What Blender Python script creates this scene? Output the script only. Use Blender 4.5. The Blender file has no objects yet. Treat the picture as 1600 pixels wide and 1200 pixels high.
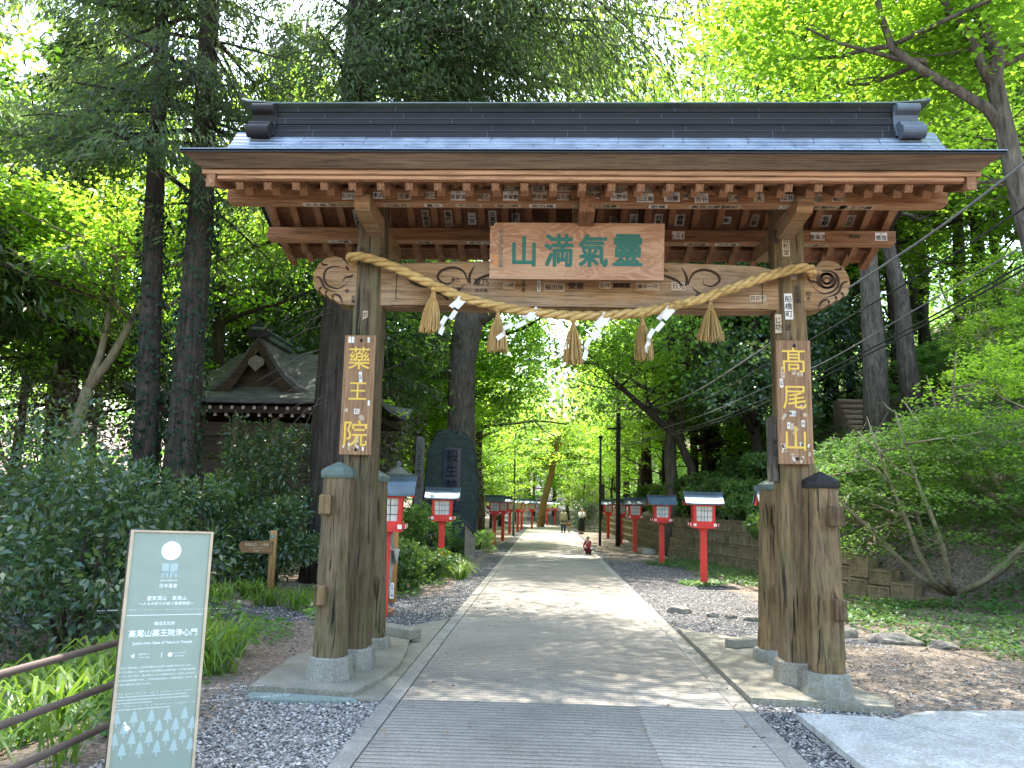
import bpy, bmesh, math, random
import numpy as np
from mathutils import Vector, Matrix, Euler

SC = bpy.context.scene
COL = SC.collection
rnd = random.Random(7)

# ------------------------------------------------------------------ camera
CAM_POS = Vector((-0.25570218, -7.60231044, 1.6))
CAM_R = Vector((0.99880036, 0.04359333, 0.02230406))
CAM_U = Vector((-0.01576676, -0.1449287, 0.98931647))
CAM_F = Vector((-0.0463601, 0.98848131, 0.14406751))
cam = bpy.data.cameras.new("camera")
cam.lens = 1250.0 / 1600.0 * 36.0
cam.sensor_width = 36.0
cam.clip_start = 0.05
cam.clip_end = 2000.0
camo = bpy.data.objects.new("camera", cam)
COL.objects.link(camo)
camo.matrix_world = Matrix(((CAM_R.x, CAM_U.x, -CAM_F.x, CAM_POS.x), (CAM_R.y, CAM_U.y, -CAM_F.y, CAM_POS.y),
                            (CAM_R.z, CAM_U.z, -CAM_F.z, CAM_POS.z), (0, 0, 0, 1)))
SC.camera = camo

# ------------------------------------------------------------------ sky, sun, exposure
SUN_EL, SUN_AZ = math.radians(63), math.radians(-6)      # azimuth from +Y towards +X
world = bpy.data.worlds.new("World")
SC.world = world
world.use_nodes = True
wt = world.node_tree
sky = wt.nodes.new('ShaderNodeTexSky')
sky.sky_type = 'NISHITA'
sky.sun_disc = False
sky.sun_elevation = SUN_EL
sky.sun_rotation = SUN_AZ
sky.air_density = 1.4
sky.dust_density = 2.5
wt.links.new(sky.outputs[0], wt.nodes['Background'].inputs[0])
wt.nodes['Background'].inputs[1].default_value = 0.15
sun = bpy.data.lights.new("sun", 'SUN')
sun.energy = 3.0
sun.angle = math.radians(0.5)
sun.color = (1.0, 0.95, 0.86)
suno = bpy.data.objects.new("sun", sun)
COL.objects.link(suno)
sd = Vector((math.sin(SUN_AZ) * math.cos(SUN_EL), math.cos(SUN_AZ) * math.cos(SUN_EL), math.sin(SUN_EL)))
suno.rotation_euler = sd.to_track_quat('Z', 'Y').to_euler()
suno.location = (0, 0, 30)
vs = SC.view_settings
SC.display_settings.display_device = 'sRGB'
vs.view_transform = 'Standard'
vs.look = 'None'
vs.gamma = 1.0
vs.exposure = 2.85
cy = SC.cycles
cy.max_bounces = 7
cy.diffuse_bounces = 4
cy.glossy_bounces = 3
cy.transmission_bounces = 5
cy.transparent_max_bounces = 4
cy.caustics_reflective = False
cy.caustics_refractive = False
cy.sample_clamp_indirect = 6.0
try:
    cy.use_denoising = True
    cy.denoiser = 'OPENIMAGEDENOISE'
except Exception:
    pass

# ------------------------------------------------------------------ helpers
def px_dir(px, py):
    return (px - 800) * CAM_R + (600 - py) * CAM_U + 1250 * CAM_F
def at_y(px, py, Y):
    d = px_dir(px, py)
    return CAM_POS + float((Y - CAM_POS.y) / d.y) * d
def path_z(y):
    return -0.005 * max(0.0, y - 2.0)

class Mat:
    def __init__(s, name, rough=0.8, spec=0.3):
        s.m = bpy.data.materials.new(name)
        s.m.use_nodes = True
        s.t = s.m.node_tree
        s.b = s.t.nodes['Principled BSDF']
        s.out = s.t.nodes['Material Output']
        s.b.inputs['Roughness'].default_value = rough
        s.b.inputs['Specular IOR Level'].default_value = spec
    def n(s, typ, ins=None, **props):
        nd = s.t.nodes.new(typ)
        for k, v in props.items():
            setattr(nd, k, v)
        for k, v in (ins or {}).items():
            s.set(nd.inputs[k], v)
        return nd
    def set(s, sock, v):
        if isinstance(v, bpy.types.NodeSocket):
            s.t.links.new(v, sock)
        elif isinstance(v, bpy.types.Node):
            s.t.links.new(v.outputs[0], sock)
        else:
            if isinstance(v, (tuple, list)) and len(v) == 3 and sock.type == 'RGBA':
                v = (*v, 1)
            sock.default_value = v
    def coords(s, scale=(1, 1, 1), kind='Object'):
        tc = s.n('ShaderNodeTexCoord')
        mp = s.n('ShaderNodeMapping', {'Vector': tc.outputs[kind], 'Scale': scale})
        return mp.outputs[0]
    def noise(s, vec, scale, detail=4, rough=0.6, dist=0.0):
        nd = s.n('ShaderNodeTexNoise', {'Vector': vec, 'Scale': scale, 'Detail': detail, 'Roughness': rough, 'Distortion': dist})
        return nd.outputs['Fac']
    def ramp(s, fac, stops):
        nd = s.n('ShaderNodeValToRGB', {'Fac': fac})
        e = nd.color_ramp.elements
        while len(e) < len(stops):
            e.new(0.5)
        for el, (p, c) in zip(e, stops):
            el.position = p
            el.color = (c, c, c, 1) if not isinstance(c, (tuple, list)) else (*c, 1)
        return nd.outputs['Color']
    def mix(s, fac, a, b, mode='MIX'):
        nd = s.n('ShaderNodeMixRGB', {'Fac': fac, 'Color1': a, 'Color2': b}, blend_type=mode)
        return nd.outputs[0]
    def math(s, op, a, b=0.0):
        return s.n('ShaderNodeMath', {0: a, 1: b}, operation=op).outputs[0]
    def color(s, c):
        s.set(s.b.inputs['Base Color'], c)
    def bump(s, h, strength=0.4, dist=0.01):
        nd = s.n('ShaderNodeBump', {'Height': h, 'Strength': strength, 'Distance': dist})
        s.set(s.b.inputs['Normal'], nd.outputs[0])

def flat_mat(name, c, rough=0.7, spec=0.3, var=0.12, metal=0.0):
    k = Mat(name, rough, spec)
    v = k.coords()
    f = k.noise(v, 9, 5)
    lo = tuple(x * (1 - var) for x in c)
    hi = tuple(min(1, x * (1 + var)) for x in c)
    k.color(k.ramp(f, [(0.3, lo), (0.7, hi)]))
    k.b.inputs['Metallic'].default_value = metal
    return k.m

def wood_mat(name, dark, light, axis, moss=None, grey=None, rough=0.75, bump=0.5, fine=60, moss_amt=(0.52, 0.68), cracks=False):
    k = Mat(name, rough, 0.25)
    a = {'x': 0, 'y': 1, 'z': 2}[axis]
    sc = [9.0] * 3; sc[a] = 0.55
    sf = [float(fine)] * 3; sf[a] = 3.0
    v1 = k.coords(tuple(sc)); v2 = k.coords(tuple(sf)); v0 = k.coords()
    n1 = k.noise(v1, 1.0, 4, 0.6, 0.8)
    n2 = k.noise(v2, 1.0, 3, 0.6)
    nb = k.noise(v0, 1.7, 5, 0.65)
    c = k.ramp(n1, [(0.3, dark), (0.68, light)])
    if grey:
        c = k.mix(k.ramp(nb, [(0.45, 0.0), (0.62, 0.75)]), c, grey)
    if moss:
        nm = k.noise(v0, 3.1, 6, 0.7)
        c = k.mix(k.ramp(nm, [(moss_amt[0], 0.0), (moss_amt[1], 0.85)]), c, moss)
    g = k.ramp(n2, [(0.36, 0.45), (0.5, 0.95), (0.75, 1.08)])
    c = k.mix(0.85, c, g, 'MULTIPLY')
    if cracks:
        sk = [26.0] * 3; sk[a] = 1.2
        cr = k.noise(k.coords(tuple(sk)), 1.0, 2, 0.5, 0.4)
        cm = k.ramp(cr, [(0.33, 0.16), (0.40, 1.0)])
        c = k.mix(1.0, c, cm, 'MULTIPLY')
        n1 = k.math('ADD', n1, k.math('MULTIPLY', cm, 1.2))
    k.color(c)
    k.bump(k.math('ADD', n2, k.math('MULTIPLY', n1, 0.8)), bump, 0.006)
    return k.m

class MB:
    """collects shapes into ONE mesh"""
    def __init__(s):
        s.v = []; s.f = []; s.mi = []; s.sm = []
    def add(s, verts, faces, mi=0, smooth=False, mat=None):
        o = len(s.v)
        if mat is not None:
            verts = [tuple(mat @ Vector(p)) for p in verts]
        s.v.extend([tuple(p) for p in verts])
        for f in faces:
            s.f.append(tuple(i + o for i in f)); s.mi.append(mi); s.sm.append(smooth)
    def box(s, c, d, mi=0, rot=None, ch=0.0):
        x, y, z = d[0] / 2, d[1] / 2, d[2] / 2
        m = Matrix.Translation(Vector(c))
        if rot is not None:
            m = m @ (Euler(rot).to_matrix().to_4x4() if not isinstance(rot, Matrix) else rot.to_4x4())
        if ch > 0:
            b = min(ch, x * 0.9, y * 0.9, z * 0.9)
            vs_, fs = [], []
            bm = bmesh.new()
            bmesh.ops.create_cube(bm, size=1.0)
            for q in bm.verts:
                q.co = Vector((q.co.x * 2 * x, q.co.y * 2 * y, q.co.z * 2 * z))
            bmesh.ops.bevel(bm, geom=bm.edges[:], offset=b, segments=1, affect='EDGES')
            bm.verts.index_update()
            vs_ = [q.co.copy() for q in bm.verts]
            fs = [[q.index for q in f.verts] for f in bm.faces]
            bm.free()
            s.add(vs_, fs, mi, False, m)
            return
        vv = [(-x, -y, -z), (x, -y, -z), (x, y, -z), (-x, y, -z), (-x, -y, z), (x, -y, z), (x, y, z), (-x, y, z)]
        ff = [(0, 3, 2, 1), (4, 5, 6, 7), (0, 1, 5, 4), (1, 2, 6, 5), (2, 3, 7, 6), (3, 0, 4, 7)]
        s.add(vv, ff, mi, False, m)
    def loft(s, rings, mi=0, smooth=False, cap=True, mat=None):
        n = len(rings[0]); vv = [p for r in rings for p in r]; ff = []
        for i in range(len(rings) - 1):
            for j in range(n):
                a, b = i * n + j, i * n + (j + 1) % n
                ff.append((a, b, b + n, a + n))
        s.add(vv, ff, mi, smooth, mat)
        if cap:
            o = len(s.v) - len(vv)
            s.f.append(tuple(o + j for j in reversed(range(n)))); s.mi.append(mi); s.sm.append(False)
            s.f.append(tuple(o + (len(rings) - 1) * n + j for j in range(n))); s.mi.append(mi); s.sm.append(False)
    def prism(s, poly, h0, h1, plane='xy', mi=0, scale_top=1.0):
        """poly extruded along the third axis from h0 to h1"""
        def P(a, b, h):
            return {'xy': (a, b, h), 'xz': (a, h, b), 'yz': (h, a, b)}[plane]
        cx = sum(p[0] for p in poly) / len(poly); cyy = sum(p[1] for p in poly) / len(poly)
        r0 = [P(a, b, h0) for a, b in poly]
        r1 = [P(cx + (a - cx) * scale_top, cyy + (b - cyy) * scale_top, h1) for a, b in poly]
        s.loft([r0, r1], mi)
    def tube(s, pts, rads, n=8, mi=0, smooth=True, cap=True, seed=None, rough=0.0):
        pts = [Vector(p) for p in pts]
        if not isinstance(rads, (list, tuple)):
            rads = [rads] * len(pts)
        rr = random.Random(seed) if seed is not None else None
        prof = [1 + (rr.uniform(-rough, rough) if rr else 0) for _ in range(n)]
        rings = []; up = None
        for i, p in enumerate(pts):
            t = (pts[min(i + 1, len(pts) - 1)] - pts[max(i - 1, 0)])
            t = t.normalized() if t.length > 1e-9 else Vector((0, 0, 1))
            if up is None:
                up = Vector((1, 0, 0)) if abs(t.x) < 0.9 else Vector((0, 1, 0))
            a = (up - t * up.dot(t)).normalized(); b = t.cross(a); up = a
            ring = []
            for j in range(n):
                th = 2 * math.pi * j / n
                k = rads[i] * prof[j] * (1 + (rr.uniform(-rough, rough) * 0.5 if rr else 0))
                ring.append(p + a * math.cos(th) * k + b * math.sin(th) * k)
            rings.append(ring)
        s.loft(rings, mi, smooth, cap)
    def lathe(s, prof, n=16, mi=0, mat=None, smooth=True, phase=0.0):
        rings = [[(r * math.cos(2 * math.pi * (j + phase) / n), r * math.sin(2 * math.pi * (j + phase) / n), z) for j in range(n)] for r, z in prof]
        s.loft(rings, mi, smooth, True, mat)
    def mesh(s, name):
        me = bpy.data.meshes.new(name)
        me.from_pydata(s.v, [], s.f)
        if any(s.mi):
            me.polygons.foreach_set('material_index', s.mi)
        me.polygons.foreach_set('use_smooth', s.sm)
        return me
    def build(s, name, mats, parent=None, fixn=False):
        me = s.mesh(name)
        for m in (mats if isinstance(mats, (list, tuple)) else [mats]):
            me.materials.append(m)
        if fixn:
            bm = bmesh.new(); bm.from_mesh(me)
            bmesh.ops.recalc_face_normals(bm, faces=bm.faces[:])
            bm.to_mesh(me); bm.free()
        me.update()
        return link(name, me, parent)

def link(name, me, parent=None):
    o = bpy.data.objects.new(name, me)
    COL.objects.link(o)
    if parent is not None:
        o.parent = parent
    return o
def tag(o, label=None, cat=None, group=None, kind=None):
    if label: o['label'] = label
    if cat: o['category'] = cat
    if group: o['group'] = group
    if kind: o['kind'] = kind
    return o
def thing(name, label, cat, loc=(0, 0, 0), rz=0.0, group=None):
    o = bpy.data.objects.new(name, None)
    COL.objects.link(o)
    o.empty_display_size = 0.2
    o.location = loc; o.rotation_euler = (0, 0, rz)
    return tag(o, label, cat, group)
KIDS = {}
def copy_tree(o, loc, rz=0.0, label=None, scale=None, parent=None, group=None):
    c = o.copy(); COL.objects.link(c)
    if parent is not None:
        c.parent = parent
    else:
        c.location = loc; c.rotation_euler = (0, 0, rz)
        if label: c['label'] = label
        if group: c['group'] = group
        if scale: c.scale = scale if isinstance(scale, (tuple, list)) else (scale,) * 3
    for ch in list(o.children):
        copy_tree(ch, None, parent=c)
    return c

# glyphs: text to filled outlines, cached
_gl = {}
def glyph(ch):
    key = ch
    if key not in _gl:
        cu = bpy.data.curves.new('lettering', 'FONT')
        cu.body = ch; cu.size = 1.0; cu.resolution_u = 2; 
        cu.align_x = 'LEFT'
        ob = bpy.data.objects.new('lettering', cu)
        COL.objects.link(ob)
        bpy.context.view_layer.update()
        dg = bpy.context.evaluated_depsgraph_get()
        me = bpy.data.meshes.new_from_object(ob.evaluated_get(dg))
        vv = [tuple(q.co) for q in me.vertices]; ff = [tuple(p.vertices) for p in me.polygons]
        bpy.data.objects.remove(ob); bpy.data.curves.remove(cu); bpy.data.meshes.remove(me)
        if vv:
            xs = [q[0] for q in vv]; ys = [q[1] for q in vv]
            bb = (min(xs), max(xs), min(ys), max(ys))
        else:
            bb = (0, 0.3, 0, 0.3)
        _gl[key] = (vv, ff, bb)
    return _gl[key]
def put_text(mb, txt, frame, size, mi=0, vertical=False, bold=0.0, gap=1.08, squash=1.0, align='c'):
    """frame maps (u,v,0) to local space; text centred on the frame origin; bold strokes are shifted copies"""
    if bold > 0:
        nb = 2 if bold * size < 0.0012 else (4 if bold < 0.02 or size < .15 else 8)
        for q in range(nb):
            th = 2 * math.pi * (q + .5) / nb
            put_text(mb, txt, frame @ Matrix.Translation((math.cos(th) * bold * size * .8, math.sin(th) * bold * size * .8, 0.00012 * (q + 1))), size, mi, vertical, 0.0, gap, squash, align)
        return
    if not vertical and all(ord(c) < 128 for c in txt):
        vv, ff, bb = glyph(txt)
        w = bb[1] - bb[0]; cx = (bb[0] + bb[1]) / 2 if align == 'c' else bb[0]; cyy = 0.33
        mb.add([((p[0] - cx) * size * squash, (p[1] - cyy) * size, 0) for p in vv], ff, mi, False, frame)
        return
    n = len(txt)
    for i, c in enumerate(txt):
        if c == ' ':
            continue
        vv, ff, bb = glyph(c)
        cx, cyy = (bb[0] + bb[1]) / 2, (0.36 if ord(c) > 255 else 0.33)
        if vertical:
            ou, ov = 0, ((n - 1) / 2 - i) * size * gap
        else:
            ou, ov = (i - ((n - 1) / 2 if align == 'c' else -0.5)) * size * gap * squash, 0
        mb.add([((p[0] - cx) * size * squash + ou, (p[1] - cyy) * size + ov, 0) for p in vv], ff, mi, False, frame)
def frame_front(x, y, z, roll=0.0):
    """text plane facing -Y"""
    return Matrix.Translation((x, y, z)) @ Matrix.Rotation(math.pi / 2, 4, 'X') @ Matrix.Rotation(roll, 4, 'Z')
# ------------------------------------------------------------------ materials
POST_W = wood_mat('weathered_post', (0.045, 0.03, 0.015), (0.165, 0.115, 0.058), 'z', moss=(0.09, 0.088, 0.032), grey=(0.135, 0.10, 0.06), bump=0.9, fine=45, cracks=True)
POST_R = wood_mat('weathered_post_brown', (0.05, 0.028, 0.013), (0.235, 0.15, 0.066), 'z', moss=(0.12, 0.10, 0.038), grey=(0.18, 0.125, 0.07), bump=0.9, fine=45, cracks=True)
BEAM_W = wood_mat('old_beam', (0.16, 0.08, 0.034), (0.41, 0.24, 0.115), 'x', moss=(0.16, 0.13, 0.045), grey=(0.32, 0.22, 0.14), bump=0.4, moss_amt=(0.56, 0.74))
RED_X = wood_mat('cedar_beam', (0.15, 0.065, 0.03), (0.34, 0.165, 0.075), 'x', bump=0.3)
RED_Y = wood_mat('cedar_rafter', (0.15, 0.068, 0.034), (0.33, 0.165, 0.085), 'y', bump=0.3)
BOARD_X = wood_mat('cedar_board', (0.14, 0.058, 0.028), (0.27, 0.12, 0.06), 'y', bump=0.3)
PALE_X = wood_mat('pale_board', (0.30, 0.15, 0.075), (0.46, 0.25, 0.135), 'x', bump=0.25)
EAVE_X = wood_mat('eave_layers', (0.085, 0.05, 0.028), (0.16, 0.10, 0.06), 'x', bump=0.5, fine=90)
def plaque_mat():
    k = Mat('plaque_wood', 0.6, 0.3)
    v = k.coords((1.0, 1.0, 3.2))
    n = k.noise(v, 1.6, 3, 0.5, 0.6)
    w = k.n('ShaderNodeMath', {0: k.math('MULTIPLY', n, 85.0)}, operation='SINE').outputs[0]
    big = k.noise(k.coords((0.5, 1, 1.5)), 2.0, 2)
    c = k.ramp(w, [(0.0, (0.30, 0.145, 0.078)), (0.75, (0.40, 0.22, 0.128))])
    c = k.mix(k.ramp(big, [(0.45, 0.0), (0.68, 0.8)]), c, (0.46, 0.275, 0.16))
    f = k.noise(k.coords((2, 40, 70)), 1.0, 3)
    k.color(k.mix(0.5, c, k.ramp(f, [(0.35, 0.7), (0.65, 1.05)]), 'MULTIPLY'))
    k.bump(w, 0.12, 0.003)
    return k.m
PLAQUE = plaque_mat()
PLATE = wood_mat('plate_wood', (0.165, 0.088, 0.042), (0.30, 0.17, 0.09), 'z', bump=0.3)
TEAL_INK = flat_mat('teal_paint', (0.016, 0.105, 0.075), 0.5)
GOLD_INK = flat_mat('yellow_paint', (0.58, 0.36, 0.05), 0.45)
DARK_INK = flat_mat('ink', (0.022, 0.018, 0.016), 0.8)
BROWN_INK = flat_mat('carved_groove', (0.04, 0.022, 0.012), 0.9)
PAPER = flat_mat('label_paper', (0.60, 0.54, 0.47), 0.8, var=0.2)
PAPER_OLD = flat_mat('old_label_paper', (0.42, 0.32, 0.22), 0.85, var=0.25)
SHIDE = flat_mat('white_paper', (0.66, 0.63, 0.60), 0.8, var=0.03)
COPPER = None
def copper_mat(name, c, rough=0.38, metal=0.55):
    k = Mat(name, rough, 0.5)
    v = k.coords()
    n = k.noise(v, 3.0, 6, 0.7)
    st = k.noise(k.coords((3, 30, 30)), 1.0, 4)
    cc = k.ramp(n, [(0.3, tuple(x * 0.6 for x in c)), (0.7, tuple(x * 1.35 for x in c))])
    k.color(k.mix(0.4, cc, k.ramp(st, [(0.3, 0.6), (0.7, 1.1)]), 'MULTIPLY'))
    k.set(k.b.inputs['Roughness'], k.ramp(n, [(0.3, rough - 0.08), (0.7, rough + 0.14)]))
    k.b.inputs['Metallic'].default_value = metal
    k.bump(n, 0.15, 0.01)
    return k.m
COPPER = copper_mat('aged_copper', (0.22, 0.25, 0.30), 0.34)
SCROLL = copper_mat('scroll_copper', (0.085, 0.10, 0.12), 0.5, 0.3)
COPPER_DK = copper_mat('dark_copper', (0.02, 0.018, 0.018), 0.62, 0.0)
COPPER_DK.node_tree.nodes['Principled BSDF'].inputs['Specular IOR Level'].default_value = 0.22
COPPER_GR = copper_mat('green_copper', (0.085, 0.115, 0.095), 0.6, 0.15)
SEAM_GLINT = copper_mat('seam_and_glint_copper', (0.055, 0.058, 0.062), 0.5, 0.2)
ROOF_BLUE = copper_mat('blue_lantern_roof', (0.075, 0.115, 0.145), 0.5, 0.3)
def stone_mat(name, c, sc=40, moss=None, bump=0.3, rough=0.85):
    k = Mat(name, rough, 0.25)
    v = k.coords()
    n = k.noise(v, sc, 3, 0.7); b = k.noise(v, 3.0, 5, 0.65)
    cc = k.ramp(n, [(0.3, tuple(x * 0.55 for x in c)), (0.55, c), (0.75, tuple(x * 1.35 for x in c))])
    cc = k.mix(0.75, cc, k.ramp(b, [(0.3, 0.62), (0.7, 1.12)]), 'MULTIPLY')
    if moss:
        cc = k.mix(k.ramp(k.noise(v, 4.5, 6, 0.7), [(0.5, 0.0), (0.66, 0.8)]), cc, moss)
    k.color(cc)
    k.bump(k.math('ADD', n, b), bump, 0.01)
    return k.m
GRANITE = stone_mat('granite', (0.235, 0.225, 0.185), 60, moss=(0.13, 0.125, 0.075))
GRANITE_R = stone_mat('tan_granite', (0.30, 0.26, 0.20), 70)
CONC = stone_mat('pad_concrete', (0.235, 0.215, 0.165), 50, moss=(0.15, 0.135, 0.085), bump=0.25)
CONC_G = stone_mat('grey_green_concrete', (0.20, 0.245, 0.215), 60, bump=0.25)
CONC_L = stone_mat('pale_concrete', (0.43, 0.42, 0.38), 38, moss=(0.24, 0.23, 0.18), bump=0.6)
ROCK = stone_mat('rock', (0.22, 0.19, 0.16), 12, moss=(0.10, 0.10, 0.05), bump=0.8)
MONU = stone_mat('green_slate', (0.030, 0.045, 0.040), 25, moss=(0.045, 0.06, 0.045), bump=0.4, rough=0.6)
BLACKSTONE = stone_mat('polished_black', (0.04, 0.045, 0.07), 80, bump=0.0, rough=0.12)
WALLST = stone_mat('block_wall', (0.23, 0.175, 0.10), 18, moss=(0.06, 0.06, 0.022), bump=0.6)
def road_mat(name='ribbed_concrete', lift=1.0):
    k = Mat(name, 0.85, 0.25)
    v = k.coords()
    w = k.n('ShaderNodeTexWave', {'Vector': v, 'Scale': 4.1, 'Distortion': 1.6, 'Detail': 3.0, 'Detail Scale': 1.2, 'Detail Roughness': 0.7}, wave_type='BANDS', bands_direction='Y').outputs['Fac']
    n = k.noise(v, 60, 3, 0.7); b = k.noise(v, 1.1, 5, 0.65); wear = k.noise(v, 2.3, 4, 0.6)
    cc = k.ramp(n, [(0.3, (0.152, 0.136, 0.112)), (0.7, (0.305, 0.275, 0.228))])
    cc = k.mix(0.8, cc, k.ramp(b, [(0.3, 0.6), (0.5, 0.95), (0.7, 1.15)]), 'MULTIPLY')
    cc = k.mix(1.0, cc, k.ramp(k.noise(v, 7.0, 4, 0.75), [(0.30, 0.7), (0.42, 1.0)]), 'MULTIPLY')
    gm = k.ramp(w, [(0.06, 0.42), (0.24, 1.0)])
    cc = k.mix(k.ramp(wear, [(0.34, 0.15), (0.56, 0.9)]), cc, k.mix(1.0, cc, gm, 'MULTIPLY'))
    k.color(k.mix(1.0, cc, (lift, lift, lift), 'MULTIPLY'))
    k.bump(k.math('ADD', k.math('MULTIPLY', w, 0.8), k.math('MULTIPLY', n, 0.5)), 0.55, 0.012)
    return k.m
ROAD = road_mat()
ROAD_P = road_mat('newer_ribbed_concrete', 1.22)
KERB = stone_mat('kerb_concrete', (0.26, 0.24, 0.20), 50, moss=(0.17, 0.165, 0.14), bump=0.3)
def ground_mat():
    k = Mat('ground_soil_gravel', 0.95, 0.1)
    v = k.coords()
    vo = k.n('ShaderNodeTexVoronoi', {'Vector': v, 'Scale': 34.0, 'Randomness': 1.0})
    bw = k.n('ShaderNodeRGBToBW', {0: vo.outputs['Color']}).outputs[0]
    g = k.ramp(bw, [(0.2, (0.075, 0.075, 0.08)), (0.5, (0.17, 0.165, 0.165)), (0.85, (0.34, 0.32, 0.31))])
    g = k.mix(1.0, g, k.ramp(vo.outputs['Distance'], [(0.25, 1.0), (0.6, 0.25)]), 'MULTIPLY')
    sn = k.noise(v, 25, 6, 0.75); sb = k.noise(v, 1.5, 5, 0.7)
    soil = k.ramp(sn, [(0.3, (0.055, 0.044, 0.034)), (0.5, (0.165, 0.13, 0.10)), (0.68, (0.36, 0.295, 0.235))])
    att = k.n('ShaderNodeAttribute', attribute_name='soil').outputs['Fac']
    m = k.ramp(k.math('ADD', att, k.math('MULTIPLY', k.math('SUBTRACT', sb, 0.5), 1.3)), [(0.38, 0.0), (0.62, 1.0)])
    k.color(k.mix(m, g, soil))
    k.bump(k.math('ADD', k.math('MULTIPLY', vo.outputs['Distance'], -1.0), sn), 0.8, 0.02)
    return k.m
GROUND = ground_mat()
def pebble_mat(name, cols):
    k = Mat(name, 0.85, 0.2)
    r = k.n('ShaderNodeNewGeometry').outputs['Random Per Island']
    k.color(k.ramp(r, [(i / max(1, len(cols) - 1), c) for i, c in enumerate(cols)]))
    return k.m
PEBBLE = pebble_mat('gravel_stone', [(0.055, 0.052, 0.05), (0.15, 0.142, 0.13), (0.33, 0.31, 0.28), (0.10, 0.10, 0.10), (0.22, 0.185, 0.145), (0.48, 0.45, 0.40)])
LITTER = pebble_mat('dry_leaf', [(0.09, 0.06, 0.035), (0.24, 0.16, 0.10), (0.15, 0.095, 0.055), (0.33, 0.24, 0.16)])
def bark_mat(name, dark, light, sc=(16, 16, 1.4), bump=1.0):
    k = Mat(name, 0.9, 0.15)
    n = k.noise(k.coords(sc), 1.0, 5, 0.7, 0.5); b = k.noise(k.coords(), 2.0, 5, 0.7)
    c = k.ramp(n, [(0.32, dark), (0.68, light)])
    k.color(k.mix(0.6, c, k.ramp(b, [(0.3, 0.55), (0.7, 1.25)]), 'MULTIPLY'))
    k.bump(n, bump, 0.035)
    return k.m
BARK_CEDAR = bark_mat('cedar_bark', (0.016, 0.012, 0.009), (0.085, 0.066, 0.052), (17, 17, 0.9))
BARK_GREY = bark_mat('grey_bark', (0.04, 0.032, 0.026), (0.17, 0.14, 0.115), (14, 14, 3.0))
BARK_PALE = bark_mat('pale_bark', (0.15, 0.125, 0.08), (0.30, 0.26, 0.17), (9, 9, 3.0), 0.4)
BARK_DARK = bark_mat('dark_bark', (0.02, 0.016, 0.012), (0.075, 0.055, 0.04), (14, 14, 3))
BARK_ORANGE = bark_mat('orange_bark', (0.20, 0.10, 0.04), (0.38, 0.21, 0.10), (9, 9, 2), 0.4)
def leaf_mat(name, cols, trans, tfac=0.45, rough=0.5, spec=0.35, hue_obj=0.25):
    k = Mat(name, rough, spec)
    r = k.n('ShaderNodeNewGeometry').outputs['Random Per Island']
    c = k.ramp(r, [(i / max(1, len(cols) - 1), cc) for i, cc in enumerate(cols)])
    oi = k.n('ShaderNodeObjectInfo').outputs['Random']
    br = k.ramp(oi, [(0.0, 1.0 - hue_obj), (1.0, 1.0 + hue_obj)])
    c = k.mix(1.0, c, br, 'MULTIPLY')
    k.color(c)
    tr = k.n('ShaderNodeBsdfTranslucent', {'Color': k.mix(1.0, k.mix(0.25, trans, c), br, 'MULTIPLY')})
    mx = k.n('ShaderNodeMixShader', {0: tfac})
    k.t.links.new(k.b.outputs[0], mx.inputs[1]); k.t.links.new(tr.outputs[0], mx.inputs[2])
    k.t.links.new(mx.outputs[0], k.out.inputs[0])
    return k.m
LF_MAPLE = leaf_mat('maple_leaf', [(0.06, 0.14, 0.018), (0.09, 0.19, 0.024), (0.14, 0.24, 0.03), (0.075, 0.165, 0.02)], (0.46, 0.74, 0.05), 0.62)
LF_MID = leaf_mat('mid_leaf', [(0.05, 0.115, 0.025), (0.08, 0.155, 0.03), (0.125, 0.20, 0.045)], (0.28, 0.52, 0.08), 0.5)
LF_DARK = leaf_mat('evergreen_leaf', [(0.02, 0.052, 0.026), (0.032, 0.075, 0.035), (0.05, 0.10, 0.045), (0.024, 0.06, 0.032), (0.07, 0.12, 0.04), (0.018, 0.045, 0.022), (0.13, 0.16, 0.035)], (0.16, 0.28, 0.04), 0.28, 0.30, 0.7)
LF_CEDAR = leaf_mat('cedar_needle', [(0.025, 0.045, 0.02), (0.042, 0.075, 0.032), (0.07, 0.11, 0.045), (0.085, 0.065, 0.042), (0.032, 0.058, 0.028)], (0.20, 0.32, 0.07), 0.40, 0.6, 0.25)
LF_FIR = leaf_mat('fir_needle', [(0.035, 0.065, 0.028), (0.07, 0.10, 0.045), (0.12, 0.14, 0.075)], (0.20, 0.28, 0.06), 0.38, 0.5, 0.4)
LF_HYD = leaf_mat('hydrangea_leaf', [(0.05, 0.12, 0.025), (0.085, 0.17, 0.04), (0.12, 0.20, 0.05)], (0.24, 0.38, 0.05), 0.42)
LF_GRASS = leaf_mat('strap_leaf', [(0.045, 0.11, 0.016), (0.085, 0.17, 0.022), (0.14, 0.22, 0.03)], (0.26, 0.42, 0.03), 0.42, 0.4, 0.45)
LF_COVER = leaf_mat('ground_cover_leaf', [(0.03, 0.09, 0.022), (0.055, 0.14, 0.032), (0.085, 0.18, 0.045)], (0.20, 0.36, 0.05), 0.38)
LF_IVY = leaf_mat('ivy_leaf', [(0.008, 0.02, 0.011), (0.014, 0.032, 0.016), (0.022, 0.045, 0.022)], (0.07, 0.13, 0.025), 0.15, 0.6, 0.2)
LF_BLUSH = leaf_mat('bronze_leaf', [(0.10, 0.085, 0.06), (0.19, 0.15, 0.12), (0.26, 0.20, 0.17), (0.06, 0.09, 0.035)], (0.24, 0.20, 0.10), 0.35)
LF_FLOWER = leaf_mat('dry_flower', [(0.22, 0.13, 0.09), (0.30, 0.19, 0.14)], (0.25, 0.16, 0.1), 0.3)
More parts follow.
